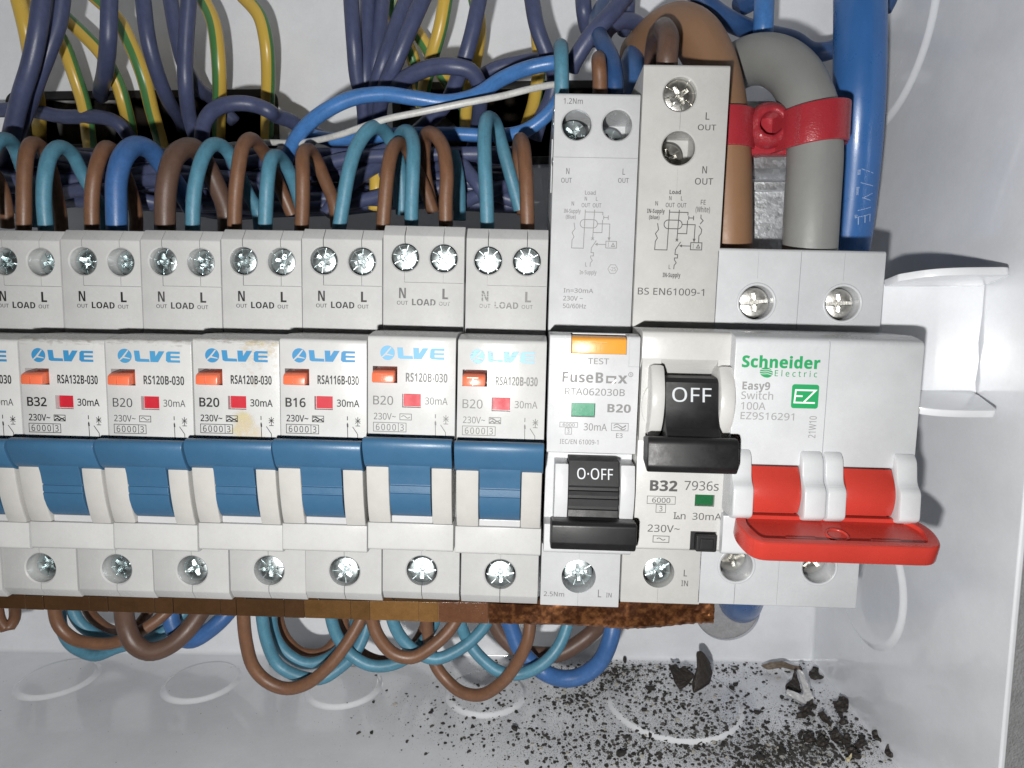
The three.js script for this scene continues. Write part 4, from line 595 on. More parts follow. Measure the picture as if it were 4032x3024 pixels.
// ------------------------------------------------------------------ leads above the two tall breakers
wire('teal_wire', W.teal, 3.3, 'c', [[228, 900, -14], [228, 660, -12], [226, 480, -12], [226, 395, -14], [226, 385, -22], [228, 470, -32], [230, 640, -38]], 'teal wire standing upright behind the breaker with the amber button', 'wire');
wire('brown_wire', W.brown, 3.4, 'c', [[540, 900, -14], [540, 660, -13], [537, 540, -13], [535, 490, -16], [535, 490, -24], [535, 600, -32], [535, 760, -36]], 'short brown wire rising from the breaker with the amber button', 'wire');
wire('blue_lead', W.deep, 4.0, 'c', [[665, 900, -16], [665, 640, -15], [645, 520, -17], [590, 390, -20], [540, 290, -25], [520, 180, -32], [560, 60, -38], [620, -60, -44]], 'deep blue wire rising from the breaker with the amber button', 'wire');
wire('blue_lead', W.royal, 6.2, 'c', [[850, 860, -34], [830, 680, -36], [808, 560, -39], [815, 480, -44], [860, 430, -50]], 'stout blue lead coming out of the end of the thick brown cable', 'wire');
const sl2 = (fr, pts, d = 4.1, k = 'down') => sl(fr, pts, d, k);
sl2('c', [[310, 560, -30], [340, 480, -28], [480, 280, -26], [640, 100, -26], [770, -60, -28]], 4.2, 'slate blue wire leaning over the teal wire of the amber button breaker');
sl2('c', [[405, -60, -40], [415, 100, -40], [445, 230, -44], [500, 330, -50]], 4.2);
sl2('c', [[770, -60, -48], [775, 60, -48], [765, 160, -52], [740, 260, -56]], 4.0);
sl2('c', [[560, 330, -44], [620, 220, -44], [720, 165, -45], [840, 190, -48], [930, 280, -52]], 4.2, 'slate blue wire bending into the end of the thick brown cable');
wire('dark_brown_wire', W.darkBrown, 4.7, 'c', [[1095, 700, -10], [1095, 480, -8], [1095, 330, -9], [1080, 245, -13], [1050, 235, -20], [1010, 300, -28], [985, 420, -34], [970, 600, -38]], 'dark brown wire looping up from the tall breaker with the OFF lever', 'wire');
// thick supply cables
wire('brown_cable', W.tailBrown, 11.6, 'c', [[1575, 2200, -14], [1572, 1700, -13], [1566, 1400, -13], [1545, 1050, -14], [1505, 740, -17], [1430, 470, -21], [1330, 300, -25], [1200, 225, -31], [1080, 255, -37], [980, 330, -43], [905, 405, -49], [870, 440, -53]], 'thick brown cable arching over the breaker with the OFF lever', 'cable', undefined, { seg: 32 });
wire('grey_cable', W.tailGrey, 11.6, 'd', [[805, 1720, -9], [812, 1560, -8], [828, 1280, -8], [842, 1020, -9], [835, 830, -10], [795, 660, -12], [715, 500, -16], [590, 405, -21], [450, 390, -27], [330, 440, -34], [220, 540, -42]], 'thick grey cable arching behind the brown one into the main switch', 'cable', undefined, { seg: 32 });
const blueCable = wire('blue_cable', W.tailBlue, 11.6, 'd', [[1030, 1700, -34], [1062, 1500, -32], [1095, 1200, -29], [1118, 900, -26], [1132, 600, -24], [1138, 300, -24], [1138, 0, -26], [1130, -120, -30]], 'thick blue cable standing upright beside the grey one', 'cable', undefined, { seg: 32 });
wire('blue_lead', W.deep, 5.0, 'd', [[60, -50, -34], [170, 60, -36], [290, 140, -38], [420, 195, -42], [560, 230, -46], [700, 270, -48], [810, 330, -48], [900, 340, -48], [1010, 300, -50], [1120, 260, -56]], 'dark blue wire running behind the grey cable to the blue one', 'wire');
wire('blue_lead', W.bright, 5.0, 'd', [[512, -60, -38], [508, 100, -37], [503, 220, -38], [500, 330, -44], [500, 440, -52]], 'light blue wire dropping straight down behind the grey cable', 'wire');
wire('blue_lead', W.deep, 5.0, 'd', [[330, 60, -50], [400, 25, -50], [490, -30, -50]], 'short dark blue wire crossing above the grey cable', 'wire');
wire('blue_lead', W.deep, 4.6, 'd', [[1290, 60, -40], [1320, 0, -40], [1350, -80, -40]], 'blue wire end leaning away from the top of the blue cable', 'wire');
// writing on the blue cable: dotted print that follows the round of the sheath
{
  const tex = print(5.2, 36, 30, (c) => {
    const dot = (x, y) => { c.fillStyle = '#c9d6ea'; c.beginPath(); c.arc(x, y, 0.11, 0, 7); c.fill(); };
    const ln = (x0, y0, x1, y1) => { const n = Math.max(2, Math.round(Math.hypot(x1 - x0, y1 - y0) / 0.34)); for (let i = 0; i <= n; i++) dot(x0 + (x1 - x0) * i / n, y0 + (y1 - y0) * i / n); };
    ln(1.4, 1.6, 4.2, 0.6); ln(4.2, 0.6, 4.4, 2.6); ln(1.5, 4.6, 4.3, 4.0); ln(1.5, 5.4, 4.3, 4.9); ln(4.2, 8, 1.4, 9.2); ln(1.4, 9.2, 3.4, 10.6); ln(1.2, 12.4, 4.0, 14.4); ln(1.2, 17.2, 4.0, 18.8); ln(4.0, 21.5, 1.8, 22.6); ln(1.8, 22.6, 3.6, 23.8); ln(1, 27, 3.8, 26.4); ln(1.1, 29.4, 3.9, 28.9); ln(1.1, 29.4, 1.2, 32); ln(2.6, 29.2, 2.7, 31.6); ln(3.9, 28.9, 4, 31.4);
    c.save(); c.translate(0.35, 2.5); c.rotate(Math.PI / 2); for (const [s, x, w] of [['Made', 0, 2.6], ['bsen', 5, 2.6], ['BS8', 10, 1.8], ['Basec', 16, 3], ['04', 26, 1.3]]) txt(c, s, x, x + w, -0.55, 0.05, '#b9c8e0'); c.restore();
  });
  const a = px('d', 1150, 870), b = px('d', 1105, 1520), A = onZ(a[0], a[1], -25.5), B = onZ(b[0], b[1], -31.5), dir = B.clone().sub(A), len = dir.length();
  const g = new THREE.CylinderGeometry(5.86, 5.86, len, 20, 1, true, -0.35, 0.95);   // open strip of the sheath's surface
  g.applyQuaternion(new THREE.Quaternion().setFromUnitVectors(new THREE.Vector3(0, -1, 0), dir.clone().normalize()));
  const mid = A.clone().add(B).multiplyScalar(0.5); const axis = onZ(...px('d', 1093, 1195), -28.9); g.translate(axis.x, axis.y, axis.z);
  const m = new THREE.MeshStandardMaterial({ map: tex, transparent: true, roughness: 0.5 }); 
  const mesh = mk('printed_marking', g, m, blueCable, true); void mid; void mesh;
}
// red saddle over brown and grey cables
{
  const t = thing('cable_clamp', 'red plastic saddle clamp with screw boss across the brown and grey cables', 'clamp');
  const band = (pts, y0, y1, th) => {   // pts: pixel x and z of the front surface; band between the heights
    const sh = new THREE.Shape(); const outer = pts.map(([x, z]) => [x, z]), inner = pts.map(([x, z]) => [x, z - th]).reverse(); [...outer, ...inner].forEach(([a, b], i) => (i ? sh.lineTo(a, b) : sh.moveTo(a, b))); sh.closePath();
    const g = new THREE.ExtrudeGeometry(sh, { depth: y1 - y0, bevelEnabled: true, bevelThickness: 0.4, bevelSize: 0.35, bevelOffset: -0.35, bevelSegments: 3 }); g.rotateX(-Math.PI / 2); g.scale(1, 1, -1); const p = g.attributes.position.array; for (let i = 0; i < p.length; i += 9) for (let c = 0; c < 3; c++) { const q = p[i + 3 + c]; p[i + 3 + c] = p[i + 6 + c]; p[i + 6 + c] = q; } g.translate(0, y0, 0); g.computeVertexNormals(); return toCreasedNormals(g, 0.6);
  };
  const at = (u, v, z) => onZ(...px('d', u, v), z);
  const yb0 = at(340, 930, -7).y, yb1 = at(340, 690, -7).y, xb = at(238, 800, -14).x, xg = at(842, 800, -10).x;
  const arc = (cx, cz, r, a0, a1, n) => { const o = []; for (let k = 0; k <= n; k++) { const a = a0 + (a1 - a0) * k / n; o.push([cx + r * Math.cos(a), cz + r * Math.sin(a)]); } return o; };
  mk('strap', band([...arc(xb, -14.2, 7.3, Math.PI * 0.62, Math.PI * 0.06, 14), [xb + 8.6, -14.4], [xb + 12.4, -14.6]], yb0, yb1, 1.3), M.redClamp, t);
  const gy0 = at(840, 905, -4).y, gy1 = at(840, 660, -4).y;
  const s2 = band([[xg - 11.2, -13.6], [xg - 8.2, -13], ...arc(xg, -10.5, 7.4, Math.PI * 0.9, Math.PI * 0.02, 16), [xg + 7.9, -14]], gy0, gy1, 1.5);
  { const p = s2.attributes.position; for (let i = 0; i < p.count; i++) p.setY(i, p.getY(i) + (p.getX(i) - xg) * 0.11); s2.computeVertexNormals(); }
  mk('strap', toCreasedNormals(s2, 0.6), M.redClamp, t);
  const c = at(555, 810, -10), ringG = new THREE.LatheGeometry([[2.2, -3], [2.4, 1.6], [2.7, 2.3], [3.4, 2.4], [4.3, 1.9], [5.0, 0.6], [5.3, -3]].map(([a, b]) => new THREE.Vector2(a, b)), 40);
  ringG.rotateX(Math.PI / 2); ringG.translate(c.x, c.y, c.z - 1.2); { const p = ringG.attributes.position, r = rng(3); for (let i = 0; i < p.count; i++) { const a = Math.atan2(p.getY(i) - c.y, p.getX(i) - c.x); p.setZ(i, p.getZ(i) + 0.12 * Math.sin(3 * a + 1) + 0.1 * Math.sin(7 * a)); } ringG.computeVertexNormals(); void r; }
  mk('screw_boss', ringG, M.redClamp, t);
  const sc = mk('clamp_screw', screws.pozi, new THREE.MeshStandardMaterial({ color: C(0.16, 0.075, 0.055), metalness: 0.5, roughness: 0.6 }), t); sc.position.set(c.x * MM, c.y * MM, (c.z - 4.4) * MM); sc.scale.setScalar(0.85); sc.rotation.z = 0.5;
  mk('foot', rbox(c.x - 7.5, c.x + 7.2, c.y - 6.2, c.y - 3.2, c.z - 5, c.z - 1.6, 0.8), M.redClamp, t);
}
// galvanised bracket behind the clamp
{
  const spangle = (() => { const n = 256, r = rng(41), seeds = Array.from({ length: 420 }, () => [r() * n, r() * n, 0.6 + 0.16 * r()]), d = new Uint8Array(n * n * 4); for (let y = 0; y < n; y++) for (let x = 0; x < n; x++) { let b = 1e9, v = 0; for (const [sx, sy, sv] of seeds) { let dx = Math.abs(x - sx), dy = Math.abs(y - sy); dx = Math.min(dx, n - dx); dy = Math.min(dy, n - dy); const q = dx * dx + dy * dy * 1.6; if (q < b) { b = q; v = sv; } } const k = Math.round(255 * (v + 0.06 * (r() - 0.5))); d.set([k, k, k, 255], (y * n + x) * 4); } const t = new THREE.DataTexture(d, n, n); t.wrapS = t.wrapT = THREE.RepeatWrapping; t.magFilter = THREE.LinearFilter; t.needsUpdate = true; return t; })();
  const galv = new THREE.MeshPhysicalMaterial({ color: C(0.85, 0.87, 0.9), metalness: 0.85, roughness: 0.7, roughnessMap: rep(spangle, 1.6), map: rep(spangle, 1.6), bumpMap: rep(peelTex, 2), bumpScale: 0.00006 });
  const a = onZ(...px('d', 540, 600), -22), pr = (v, z) => onZ(...px('d', 540, v), z).y;
  const prof = [[-24, pr(660, -24)], [-20, pr(720, -20)], [-19.5, pr(1100, -19.5)], [-22, pr(1165, -22)], [-18.5, pr(1190, -18.5)], [-18.5, pr(1240, -18.5)], [-20, pr(1252, -20)], [-20, pr(1700, -20)]];
  const pts = [...prof, ...prof.slice().reverse().map(([z, y]) => [z - 1.4, y - 0.2])];
  tag(mk('steel_bracket', prism(pts, a.x - 11, a.x + 13, 0.1, 0.4), galv), 'galvanised steel bracket between the brown and grey cables', 'bracket');
}

// ------------------------------------------------------------------ busbar below the row
{
  const t = thing('busbar', 'dark brown busbar strip along the lower edge of the breakers', 'busbar');
  const pair = (u0, v0, fr0, u1, v1, fr1, z) => [onZ(...px(fr0, u0, v0), z), onZ(...px(fr1, u1, v1), z)];
  const [tl, tr] = pair(0, 985, 'e', 1390, 1030, 'f', -4.5), [bl, br] = pair(0, 1050, 'e', 1390, 1140, 'f', -4.5);
  const brownBar = plastic(C(0.095, 0.049, 0.023), 0.26, { bump: 0.00003, grain: 1.5, dirt: true }); brownBar.clearcoat = 0.5; brownBar.clearcoatRoughness = 0.15;
  const midBar = plastic(C(0.25, 0.13, 0.045), 0.28, { bump: 0.00005, grain: 1.2, dirt: true }), redBar = plastic(C(0.19, 0.085, 0.045), 0.3, { bump: 0.0001, grain: 1, dirt: true }), earlyBar = plastic(C(0.16, 0.083, 0.031), 0.28, { bump: 0.00005, grain: 1.2, dirt: true });
  const foilTex = (() => { const n = 256, r = rng(61), A = noiseGrid(n, 26, r), Bn = noiseGrid(n, 70, r), D = noiseGrid(n, 9, r), d = new Uint8Array(n * n * 4); for (let i = 0; i < n * n; i++) { const v = A[i] * 0.55 + Bn[i] * 0.3 + D[i] * 0.35, k = Math.min(1, Math.max(0, (v - 0.42) * 2.2)), j = 0.9 + 0.2 * r(); d.set([Math.min(255, (112 + 86 * k) * j), Math.min(255, (72 + 66 * k) * j), Math.min(255, (46 + 42 * k) * j), 255], i * 4); } const t = new THREE.DataTexture(d, n, n); t.colorSpace = THREE.SRGBColorSpace; t.wrapS = t.wrapT = THREE.RepeatWrapping; t.magFilter = THREE.LinearFilter; t.needsUpdate = true; return t; })();
  const copper = new THREE.MeshPhysicalMaterial({ color: C(0.6, 0.55, 0.54), metalness: 0.7, roughness: 0.34, map: rep(foilTex, 1.5), bumpMap: rep(peelTex, 0.5), bumpScale: 0.00006, clearcoat: 0.6, clearcoatRoughness: 0.12 });
  const slope = (tr.y - tl.y) / (tr.x - tl.x), yAt = (x) => tl.y + slope * (x - tl.x), yLow = (x) => bl.y + (br.y - bl.y) / (br.x - bl.x) * (x - bl.x), x0 = -125 + 4, x1 = tr.x;
  // segments between the light joint lines
  const joints = [x0]; for (const [u, v, fr] of [[150, 1000, 'e'], [258, 1000, 'e'], [532, 1010, 'e'], [640, 1010, 'e'], [918, 1030, 'e'], [1028, 1030, 'e'], [1308, 1035, 'e'], [1403, 1040, 'e'], [180, 1060, 'f'], [300, 1060, 'f'], [575, 1070, 'f'], [690, 1075, 'f'], [980, 1085, 'f'], [1095, 1090, 'f']]) joints.push(onZ(...px(fr, u, v), -4.5).x);
  joints.push(x1);
  for (let i = 0; i + 1 < joints.length; i++) { const a = joints[i] + 0.05, b = joints[i + 1] - 0.05, g = rbox(a, b, -3.9, 0.6, -7.5, -4.5 + (i % 2) * 0.12, 0.15); g.rotateZ(0); const p = g.attributes.position; for (let k = 0; k < p.count; k++) p.setY(k, p.getY(k) < -1.6 ? p.getY(k) + 3.9 + yLow(p.getX(k)) : p.getY(k) + yAt(p.getX(k))); mk('busbar_segment', g, i > 13 ? redBar : i > 11 ? midBar : i > 9 ? earlyBar : brownBar, t); }
  // light core that shows in the joints
  { const g = box(x0, x1, -3.8, 0.4, -7.3, -4.85), p = g.attributes.position; for (let k = 0; k < p.count; k++) p.setY(k, p.getY(k) < -1.6 ? p.getY(k) + 3.95 + yLow(p.getX(k)) : p.getY(k) + yAt(p.getX(k))); mk('core', g, plastic(C(0.3, 0.17, 0.08), 0.6), t); }
  // notches standing up between the breakers
  for (const x of [SEAM.a, SEAM.b, SEAM.c, SEAM.d, SEAM.e, SEAM.f, SEAM.g, SEAM.fuse]) { const xx = x - SH * 40, g = prism([[-6, 0], [-4.7, 0], [-4.7, 1.2], [-6, 1.2]], -1.4, 1.4, 0.05), p = g.attributes.position; for (let k = 0; k < p.count; k++) { if (p.getY(k) > 0.6) p.setX(k, p.getX(k) * 0.25); } g.translate(xx, yAt(xx) + 0.5, 0); g.computeVertexNormals(); mk('busbar_tooth', g, brownBar, t); }
  // scorched copper end
  const ct = thing('copper_strip', 'crumpled copper strip with torn edges at the end of the busbar', 'copper strip');
  const n = 90, topP = [], botP = [], r = rng(77);
  const tops = [[1390, 1030, 'f'], [1700, 1045, 'f'], [480, 520, 'g'], [740, 505, 'g'], [1000, 495, 'g'], [1330, 505, 'g'], [1460, 515, 'g']].map(([u, v, f]) => onZ(...px(f, u, v), -4.5)), bots = [[1390, 1138, 'f'], [1680, 1152, 'f'], [300, 648, 'g'], [560, 665, 'g'], [860, 683, 'g'], [1080, 672, 'g'], [1330, 645, 'g'], [1465, 640, 'g']].map(([u, v, f]) => onZ(...px(f, u, v), -4.5));
  const at = (list, x) => { let i = 0; while (i + 2 < list.length && list[i + 1].x < x) i++; const a = list[i], b = list[i + 1]; return a.y + (b.y - a.y) * Math.min(1, Math.max(0, (x - a.x) / (b.x - a.x))); };
  const xa = tops[0].x + 0.1, xb = tops[tops.length - 1].x, rows = 9, pos = [], idx = [];
  for (let i = 0; i <= n; i++) { const x = xa + (xb - xa) * i / n, yt = at(tops, x) + 0.5, yb = at(bots, x) + (r() - 0.5) * 0.22 * (1 + 2 * Math.max(0, i / 90 - 0.5)); const f = Math.min(1, i / 20); for (let j = 0; j <= rows; j++) { const y = yt + (yb - yt) * j / rows; pos.push(x + (r() - 0.5) * 0.16 * f, y, -4.6 + f * ((r() - 0.5) * 0.10 + 0.16 * Math.sin(i * 0.21 + j * 0.35) + 0.5 * Math.pow(Math.max(0, Math.sin(i * 0.19 - j * 0.55)), 6) * Math.max(0, i / 90 - 0.35) + (j === rows ? -0.4 : 0))); } }
  for (let i = 0; i < n; i++) for (let j = 0; j < rows; j++) { const a = i * (rows + 1) + j; idx.push(a, a + 1, a + rows + 1, a + 1, a + rows + 2, a + rows + 1); }
  const front = new THREE.BufferGeometry(); front.setAttribute('position', new THREE.Float32BufferAttribute(pos, 3)); front.setIndex(idx); front.computeVertexNormals();
  const flat = toCreasedNormals(clean(front), 0.5);
  const rear = box(xa, xb, 0, 1, -7, -5.6), q = rear.attributes.position; for (let k = 0; k < q.count; k++) { const x = q.getX(k); q.setY(k, q.getY(k) > 0.5 ? at(tops, x) + 0.5 : at(bots, x) + 0.6); }
  mk('foil', flat, copper, ct); mk('bar', rear, copper, ct);
  void topP; void botP;
}

// ------------------------------------------------------------------ soot and fragments on the base of the box
{
  const r = rng(99), soot = new THREE.MeshStandardMaterial({ color: C(0.03, 0.027, 0.024), roughness: 0.85 }), sootB = new THREE.MeshStandardMaterial({ color: C(1, 1, 1), roughness: 0.9 });
  const flake = (seed, th) => { const q = rng(seed), p = [], n = 5 + Math.floor(q() * 3); for (let k = 0; k < n; k++) { const a = k / n * Math.PI * 2, d = 0.55 + 0.6 * q(); p.push([d * Math.cos(a), d * Math.sin(a) * 0.8]); } const g = new THREE.ExtrudeGeometry(shapeOf(p), { depth: th, bevelEnabled: false }); g.rotateX(-Math.PI / 2); const v = g.attributes.position; for (let i = 0; i < v.count; i++) v.setY(i, v.getY(i) + 0.22 * Math.sin(v.getX(i) * 2 + seed) + 0.15 * v.getZ(i) + 0.25); g.computeVertexNormals(); return g; };
  // where the flakes lie: photograph positions carried down to the base of the box
  const clusters = [[2350, 2700, 260, 70, 0.5], [2650, 2780, 330, 110, 1.0], [2500, 2950, 420, 90, 1.1], [3000, 2930, 300, 110, 1.6], [3200, 2760, 120, 60, 0.4], [3350, 2900, 150, 110, 0.9], [2150, 2640, 260, 50, 0.3], [1900, 2780, 420, 120, 0.22], [2050, 2900, 300, 90, 0.3], [3150, 2990, 260, 60, 1.4], [3230, 2905, 110, 42, 1.7], [3310, 2940, 70, 50, 0.9], [3170, 2935, 120, 40, 1.5], [3010, 2990, 90, 40, 1.6], [2440, 2670, 90, 50, 2.6], [2260, 2760, 120, 50, 1.2], [3175, 2790, 60, 30, 1.6], [2700, 2640, 420, 26, 1.5], [2350, 2650, 200, 40, 1.4]];
  const tot = clusters.reduce((s, c) => s + c[4] * c[2] * c[3], 0), gauss = () => (r() + r() + r() + r() - 2) * 1.0;
  const pick = () => { let u = r() * tot; for (const c of clusters) { u -= c[4] * c[2] * c[3]; if (u <= 0) return [c[0] + gauss() * c[2], c[1] + gauss() * c[3]]; } return [2600, 2900]; };
  const valid = (q) => q.x < XW - 1 && q.z > ZB + 0.6 && q.z < RIM && q.x > XL;
  const small = [flake(1, 0.25), flake(2, 0.3), flake(3, 0.25)], mtx = new THREE.Matrix4(), qt = new THREE.Quaternion(), up3 = new THREE.Vector3(0, 1, 0);
  small.forEach((g) => { planarUV(g); g.scale(MM, MM, MM); });
  const N = 3600;
  small.forEach((g, gi) => {
    const im = new THREE.InstancedMesh(g, sootB, N); im.name = numbered('soot_flakes'); im.castShadow = im.receiveShadow = true; const col = new THREE.Color(); let k = 0;
    while (k < N) { const [x, y] = pick(), q = onY(x, y, YF); if (!valid(q)) continue; const s = 0.09 + 0.75 * Math.pow(r(), 4.6); qt.setFromAxisAngle(up3, r() * 6.28); mtx.compose(new THREE.Vector3(q.x, floorAt(q), q.z).multiplyScalar(MM), qt, new THREE.Vector3(s, s * 0.7, s)); im.setMatrixAt(k, mtx); const v = r(); if (v < 0.94) { const g = 0.03 + (s < 0.25 ? 0.22 : 0.1) * r() * r(); col.setRGB(g * 1.06, g, g * 0.9); } else col.setRGB(0.5, 0.47, 0.4); im.setColorAt(k, col); k++; }
    scene.add(im); tag(im, 'fine black soot flakes scattered over the base of the white box', 'soot', undefined, 'stuff');
  });
  { const g = flake(19, 0.4); planarUV(g); g.scale(MM, MM, MM); const n = 60000, im = new THREE.InstancedMesh(g, sootB, n); im.name = numbered('soot_dust'); im.castShadow = im.receiveShadow = true; const col = new THREE.Color(); let k = 0; while (k < n) { const [x, y] = pick(), q = onY(x + gauss() * 110, y + gauss() * 45, YF); if (!valid(q)) continue; const s = 0.045 + 0.1 * r() * r(); qt.setFromAxisAngle(up3, r() * 6.28); mtx.compose(new THREE.Vector3(q.x, floorAt(q), q.z).multiplyScalar(MM), qt, new THREE.Vector3(s, s, s)); im.setMatrixAt(k, mtx); const v = 0.09 + 0.25 * r() * r(); col.setRGB(v, v, v * 0.97); im.setColorAt(k, col); k++; } scene.add(im); tag(im, 'grey soot dust between the black flakes on the base of the box', 'dust', undefined, 'stuff'); }
  // fine grit spread thinly over the rest of the base
  { const g = flake(9, 0.3); planarUV(g); g.scale(MM, MM, MM); const im = new THREE.InstancedMesh(g, sootB, 900); im.name = numbered('fine_grit'); im.castShadow = im.receiveShadow = true; const col = new THREE.Color(); for (let k = 0; k < 900; k++) { const x = XL + 2 + r() * (XW - XL - 4), z = ZB + 1 + r() * 80, s = 0.05 + 0.14 * r() * r(); qt.setFromAxisAngle(up3, r() * 6.28); mtx.compose(new THREE.Vector3(x, floorAt({ x, z }), z).multiplyScalar(MM), qt, new THREE.Vector3(s, s, s)); im.setMatrixAt(k, mtx); if (r() < 0.45) col.setRGB(0.04, 0.035, 0.03); else col.setRGB(0.75, 0.75, 0.73); im.setColorAt(k, col); } scene.add(im); tag(im, 'pale and dark grit scattered thinly over the base of the box', 'grit', undefined, 'stuff'); }
  // larger flakes, one by one
  const big = [[2090, 2640, 1.7], [1065, 2618, 1.5], [2460, 2610, 2.4], [2420, 2650, 2.0], [2560, 2730, 2.6], [2538, 2815, 1.9], [2340, 2840, 1.8], [2025, 2880, 2.3], [2370, 2720, 1.5], [2450, 2980, 2.8], [2560, 2905, 2.0], [2880, 2720, 2.2], [2980, 2810, 1.7], [3320, 2780, 2.9], [3310, 2840, 2.0], [3180, 2800, 2.6], [3240, 2840, 2.2], [3460, 2900, 2.8], [3500, 2960, 2.6], [3390, 2930, 2.4], [3290, 2900, 2.5], [3230, 2930, 2.6], [3150, 2910, 2.2], [3340, 2965, 2.0], [3080, 2960, 2.4], [2990, 2990, 2.4], [2770, 2950, 1.8], [3210, 2655, 2.4], [2895, 2700, 1.6], [2270, 2745, 1.4], [1470, 2772, 1.5], [2100, 2610, 1.2]];
  const bigGeo = [11, 12, 13, 14].map((s) => { const g = flake(s, 0.5); return g; });
  big.forEach(([x, y, s], i) => { const q = onY(x, y, YF); if (!valid(q)) return; const m = mk('charred_flake', bigGeo[i % 4], soot, undefined); m.position.set(q.x * MM, floorAt(q) * MM, q.z * MM); m.rotation.y = r() * 6.28; m.scale.set(s * 0.62, s * 0.8, s * 0.5); tag(m, 'small black charred flake lying on the base of the white box', 'flake', 'charred flakes on the base of the box'); });
  // curled scraps
  const char = plastic(C(0.045, 0.036, 0.03), 0.7, { dirt: true, bump: 0.0002, grain: 1.5 }), tan = plastic(C(0.22, 0.17, 0.13), 0.7, { dirt: true });
  // scraps that stand up: outline at the distance of the spot where they touch the base, bent and with thickness
  const standing = (name, outline, foot, th, lean, bend, mat, label) => {
    const f = onY(...px(foot[0], foot[1], foot[2]), floorAt(onY(...px(foot[0], foot[1], foot[2]), YF)) + 0.3), nrm = new THREE.Vector3(0, Math.sin(lean), Math.cos(lean)), uy = new THREE.Vector3(0, Math.cos(lean), -Math.sin(lean));
    const pts = outline.map(([u, v]) => { const d = ray(...px(foot[0], u, v)), p = CAM.clone().addScaledVector(d, nrm.dot(f.clone().sub(CAM)) / nrm.dot(d)).sub(f); return [p.x, p.dot(uy)]; });
    const low = Math.min(...pts.map((p) => p[1])), sh = shapeOf(rounded(pts.map(([a, b]) => [a, b, 0.35]), 2)), g = new THREE.ExtrudeGeometry(sh, { depth: th, bevelEnabled: true, bevelThickness: 0.1, bevelSize: 0.1, bevelSegments: 1 });
    let gg = g; for (let k = 0; k < 3; k++) gg = halve(gg);
    const p = gg.attributes.position; for (let i = 0; i < p.count; i++) { const x = p.getX(i), y = p.getY(i); p.setZ(i, p.getZ(i) + bend(x, y) + 0.12 * Math.sin(x * 3.1 + y * 2.3) + 0.1 * Math.sin(y * 5.3 - x * 2)); }
    gg.rotateX(-lean); gg.computeVertexNormals(); const m = mk(name, toCreasedNormals(gg, 0.8), mat); m.position.set(f.x * MM, f.y * MM, f.z * MM); void low; return tag(m, label, 'scrap');
  };
  const halve = (g) => { const a = clean(g).attributes.position.array, out = []; for (let i = 0; i < a.length; i += 9) { const P = [0, 3, 6].map((k) => [a[i + k], a[i + k + 1], a[i + k + 2]]), m = (u, v) => [0, 1, 2].map((k) => (u[k] + v[k]) / 2), ab = m(P[0], P[1]), bc = m(P[1], P[2]), ca = m(P[2], P[0]); for (const t of [[P[0], ab, ca], [ab, P[1], bc], [ca, bc, P[2]], [ab, bc, ca]]) for (const v of t) out.push(...v); } const q = new THREE.BufferGeometry(); q.setAttribute('position', new THREE.Float32BufferAttribute(out, 3)); q.computeVertexNormals(); return q; };
  standing('burnt_scrap', [[1310, 870], [1345, 866], [1420, 912], [1456, 972], [1436, 1050], [1370, 1098], [1312, 1130], [1300, 1060], [1330, 960]], ['g', 1330, 1112], 0.4, 0.75, (x, y) => -0.1 * x * x + 0.05 * y * y, char, 'large curled scrap of burnt brown sheath standing on the round knockout');
  standing('burnt_scrap', [[1140, 917], [1170, 925], [1195, 908], [1215, 950], [1250, 935], [1300, 990], [1316, 1012], [1260, 1080], [1212, 1105], [1178, 1052], [1155, 970]], ['g', 1222, 1092], 0.4, 0.75, (x, y) => 0.07 * x * x - 0.04 * y * y, char, 'jagged black scrap leaning on the large curled one');
  standing('burnt_scrap', [[360, 935], [420, 912], [500, 905], [560, 930], [640, 945], [650, 972], [560, 960], [500, 945], [400, 962]], ['h', 500, 960], 1.2, 0.5, (x) => -0.03 * x * x, tan, 'long tan scrap of charred sheath in the back corner of the box');
  { const m = standing('plastic_fragment', [[606, 968], [640, 985], [680, 1090], [718, 1172], [700, 1205], [650, 1208], [525, 1140], [530, 1108], [640, 1150], [648, 1120]], ['h', 690, 1204], 1.2, 0.75, () => 0, M.clean, 'white V-shaped broken plastic piece on the base of the box'); m.userData.category = 'fragment'; }
  standing('charred_flake', [[590, 975], [600, 985], [628, 1080], [640, 1148], [585, 1130], [528, 1105], [530, 1070], [575, 1030]], ['h', 600, 1140], 0.4, 0.8, () => -0.4, char, 'black charred flake lying inside the white V-shaped piece');
  // clumps and larger flakes that stand out in the corner of the base
  const clump = (list, label) => standing('charred_flake', list, ['h', list.reduce((a, p) => a + p[0], 0) / list.length, Math.max(...list.map((p) => p[1])) - 4], 0.6, 1.15, (x, y) => 0.25 * Math.sin(x * 2.1) + 0.2 * Math.sin(y * 2.7), char, label);
  const flakeLabel = 'black charred clump against the side fold of the base';
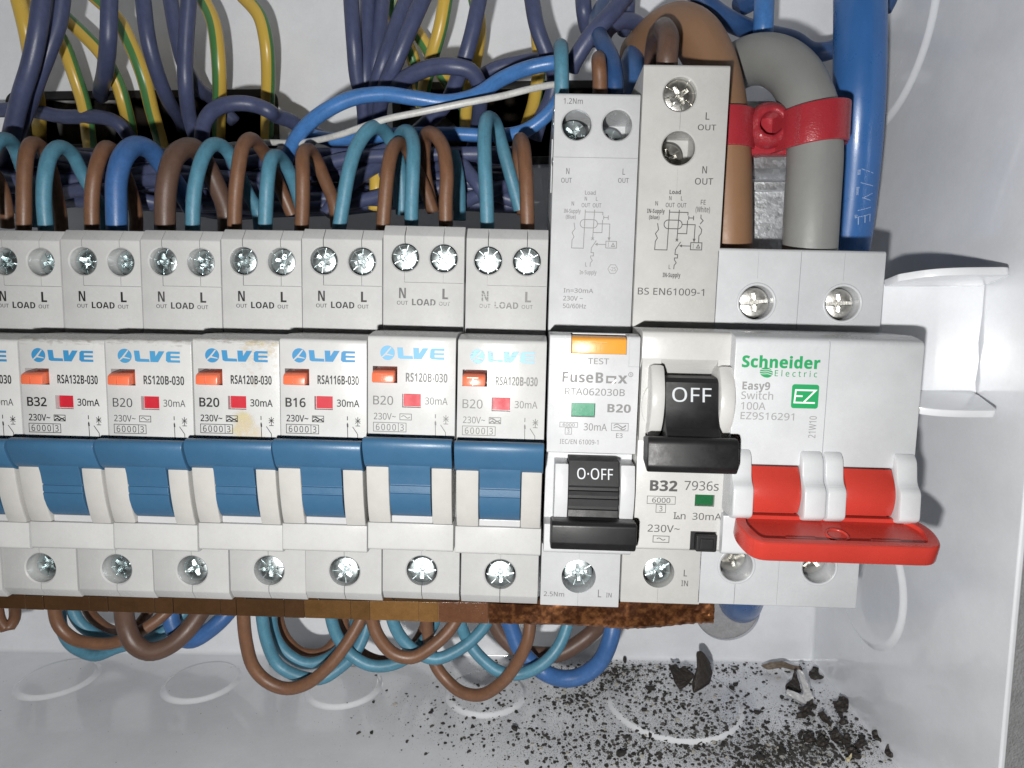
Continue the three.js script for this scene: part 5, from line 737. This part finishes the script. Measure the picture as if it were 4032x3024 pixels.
  for (const l of [
    [[858, 1190], [890, 1196], [905, 1160], [935, 1160], [962, 1180], [968, 1240], [940, 1268], [890, 1268]],
    [[690, 985], [725, 965], [755, 985], [795, 1025], [740, 1034], [700, 1020]],
    [[600, 1300], [640, 1255], [610, 1240], [660, 1232], [680, 1200], [712, 1186], [720, 1215], [748, 1228], [712, 1240], [700, 1275], [738, 1292], [690, 1290], [640, 1306]],
    [[755, 1272], [790, 1266], [812, 1300], [850, 1332], [846, 1368], [818, 1350], [780, 1310]],
    [[1135, 1405], [1165, 1398], [1192, 1394], [1214, 1430], [1222, 1460], [1236, 1484], [1205, 1486], [1185, 1470], [1150, 1450]],
    [[1010, 1500], [1030, 1478], [1070, 1462], [1100, 1470], [1092, 1500], [1060, 1512], [1040, 1520]],
    [[1240, 1505], [1268, 1512], [1290, 1530], [1318, 1555], [1280, 1588], [1250, 1575], [1228, 1548]],
    [[905, 1330], [925, 1310], [970, 1345], [940, 1352], [918, 1350]],
    [[840, 1440], [862, 1400], [890, 1395], [900, 1430], [940, 1440], [962, 1425], [985, 1490], [940, 1498], [905, 1470], [870, 1478]],
    [[960, 1525], [1000, 1530], [1030, 1555], [1062, 1590], [1030, 1600], [980, 1570]],
    [[650, 1440], [690, 1418], [730, 1428], [715, 1450], [740, 1475], [690, 1480], [660, 1470]],
    [[740, 1470], [780, 1440], [800, 1460], [830, 1490], [790, 1510], [760, 1500]],
  ]) { const m = clump(l, flakeLabel); m.userData.category = 'flake'; m.userData.group = 'charred clumps by the side fold'; }
  { const m = standing('plastic_fragment', [[945, 1598], [970, 1590], [988, 1560], [985, 1590], [965, 1625]], ['h', 962, 1620], 0.5, 1.0, () => 0.3, plastic(C(0.6, 0.52, 0.33), 0.5), 'tiny cream splinter among the black clumps'); m.userData.category = 'fragment'; }
}
// blue sheathed cable end in the round hole of the back
{
  const q = onZ(2000 + 1640 * 0.557, 2100 + 520 * 0.557, ZB);
  wire('blue_cable', W.tailBlue, 15, 'g', [[1660, 200, -56], [1655, 330, -62], [1648, 430, -70], [1642, 470, -78], [1640, 480, -84]], 'thick blue cable passing through the round hole below the main switch', 'cable', undefined, { seg: 28 }); void q;
}
// the flash itself
{
  const g = new THREE.SphereGeometry(3.4, 24, 16); const m = mk('flash_lamp', g, new THREE.MeshStandardMaterial({ color: 0xffffff, emissive: new THREE.Color(1, 0.98, 0.94), emissiveIntensity: 4 }));
  m.position.copy(LAMP).multiplyScalar(MM); m.castShadow = false; tag(m, 'small round flash lamp shining on the breakers', 'lamp');
}
void mergeVertices; void onX; void pivotGeo;
renderer.render(scene, camera);
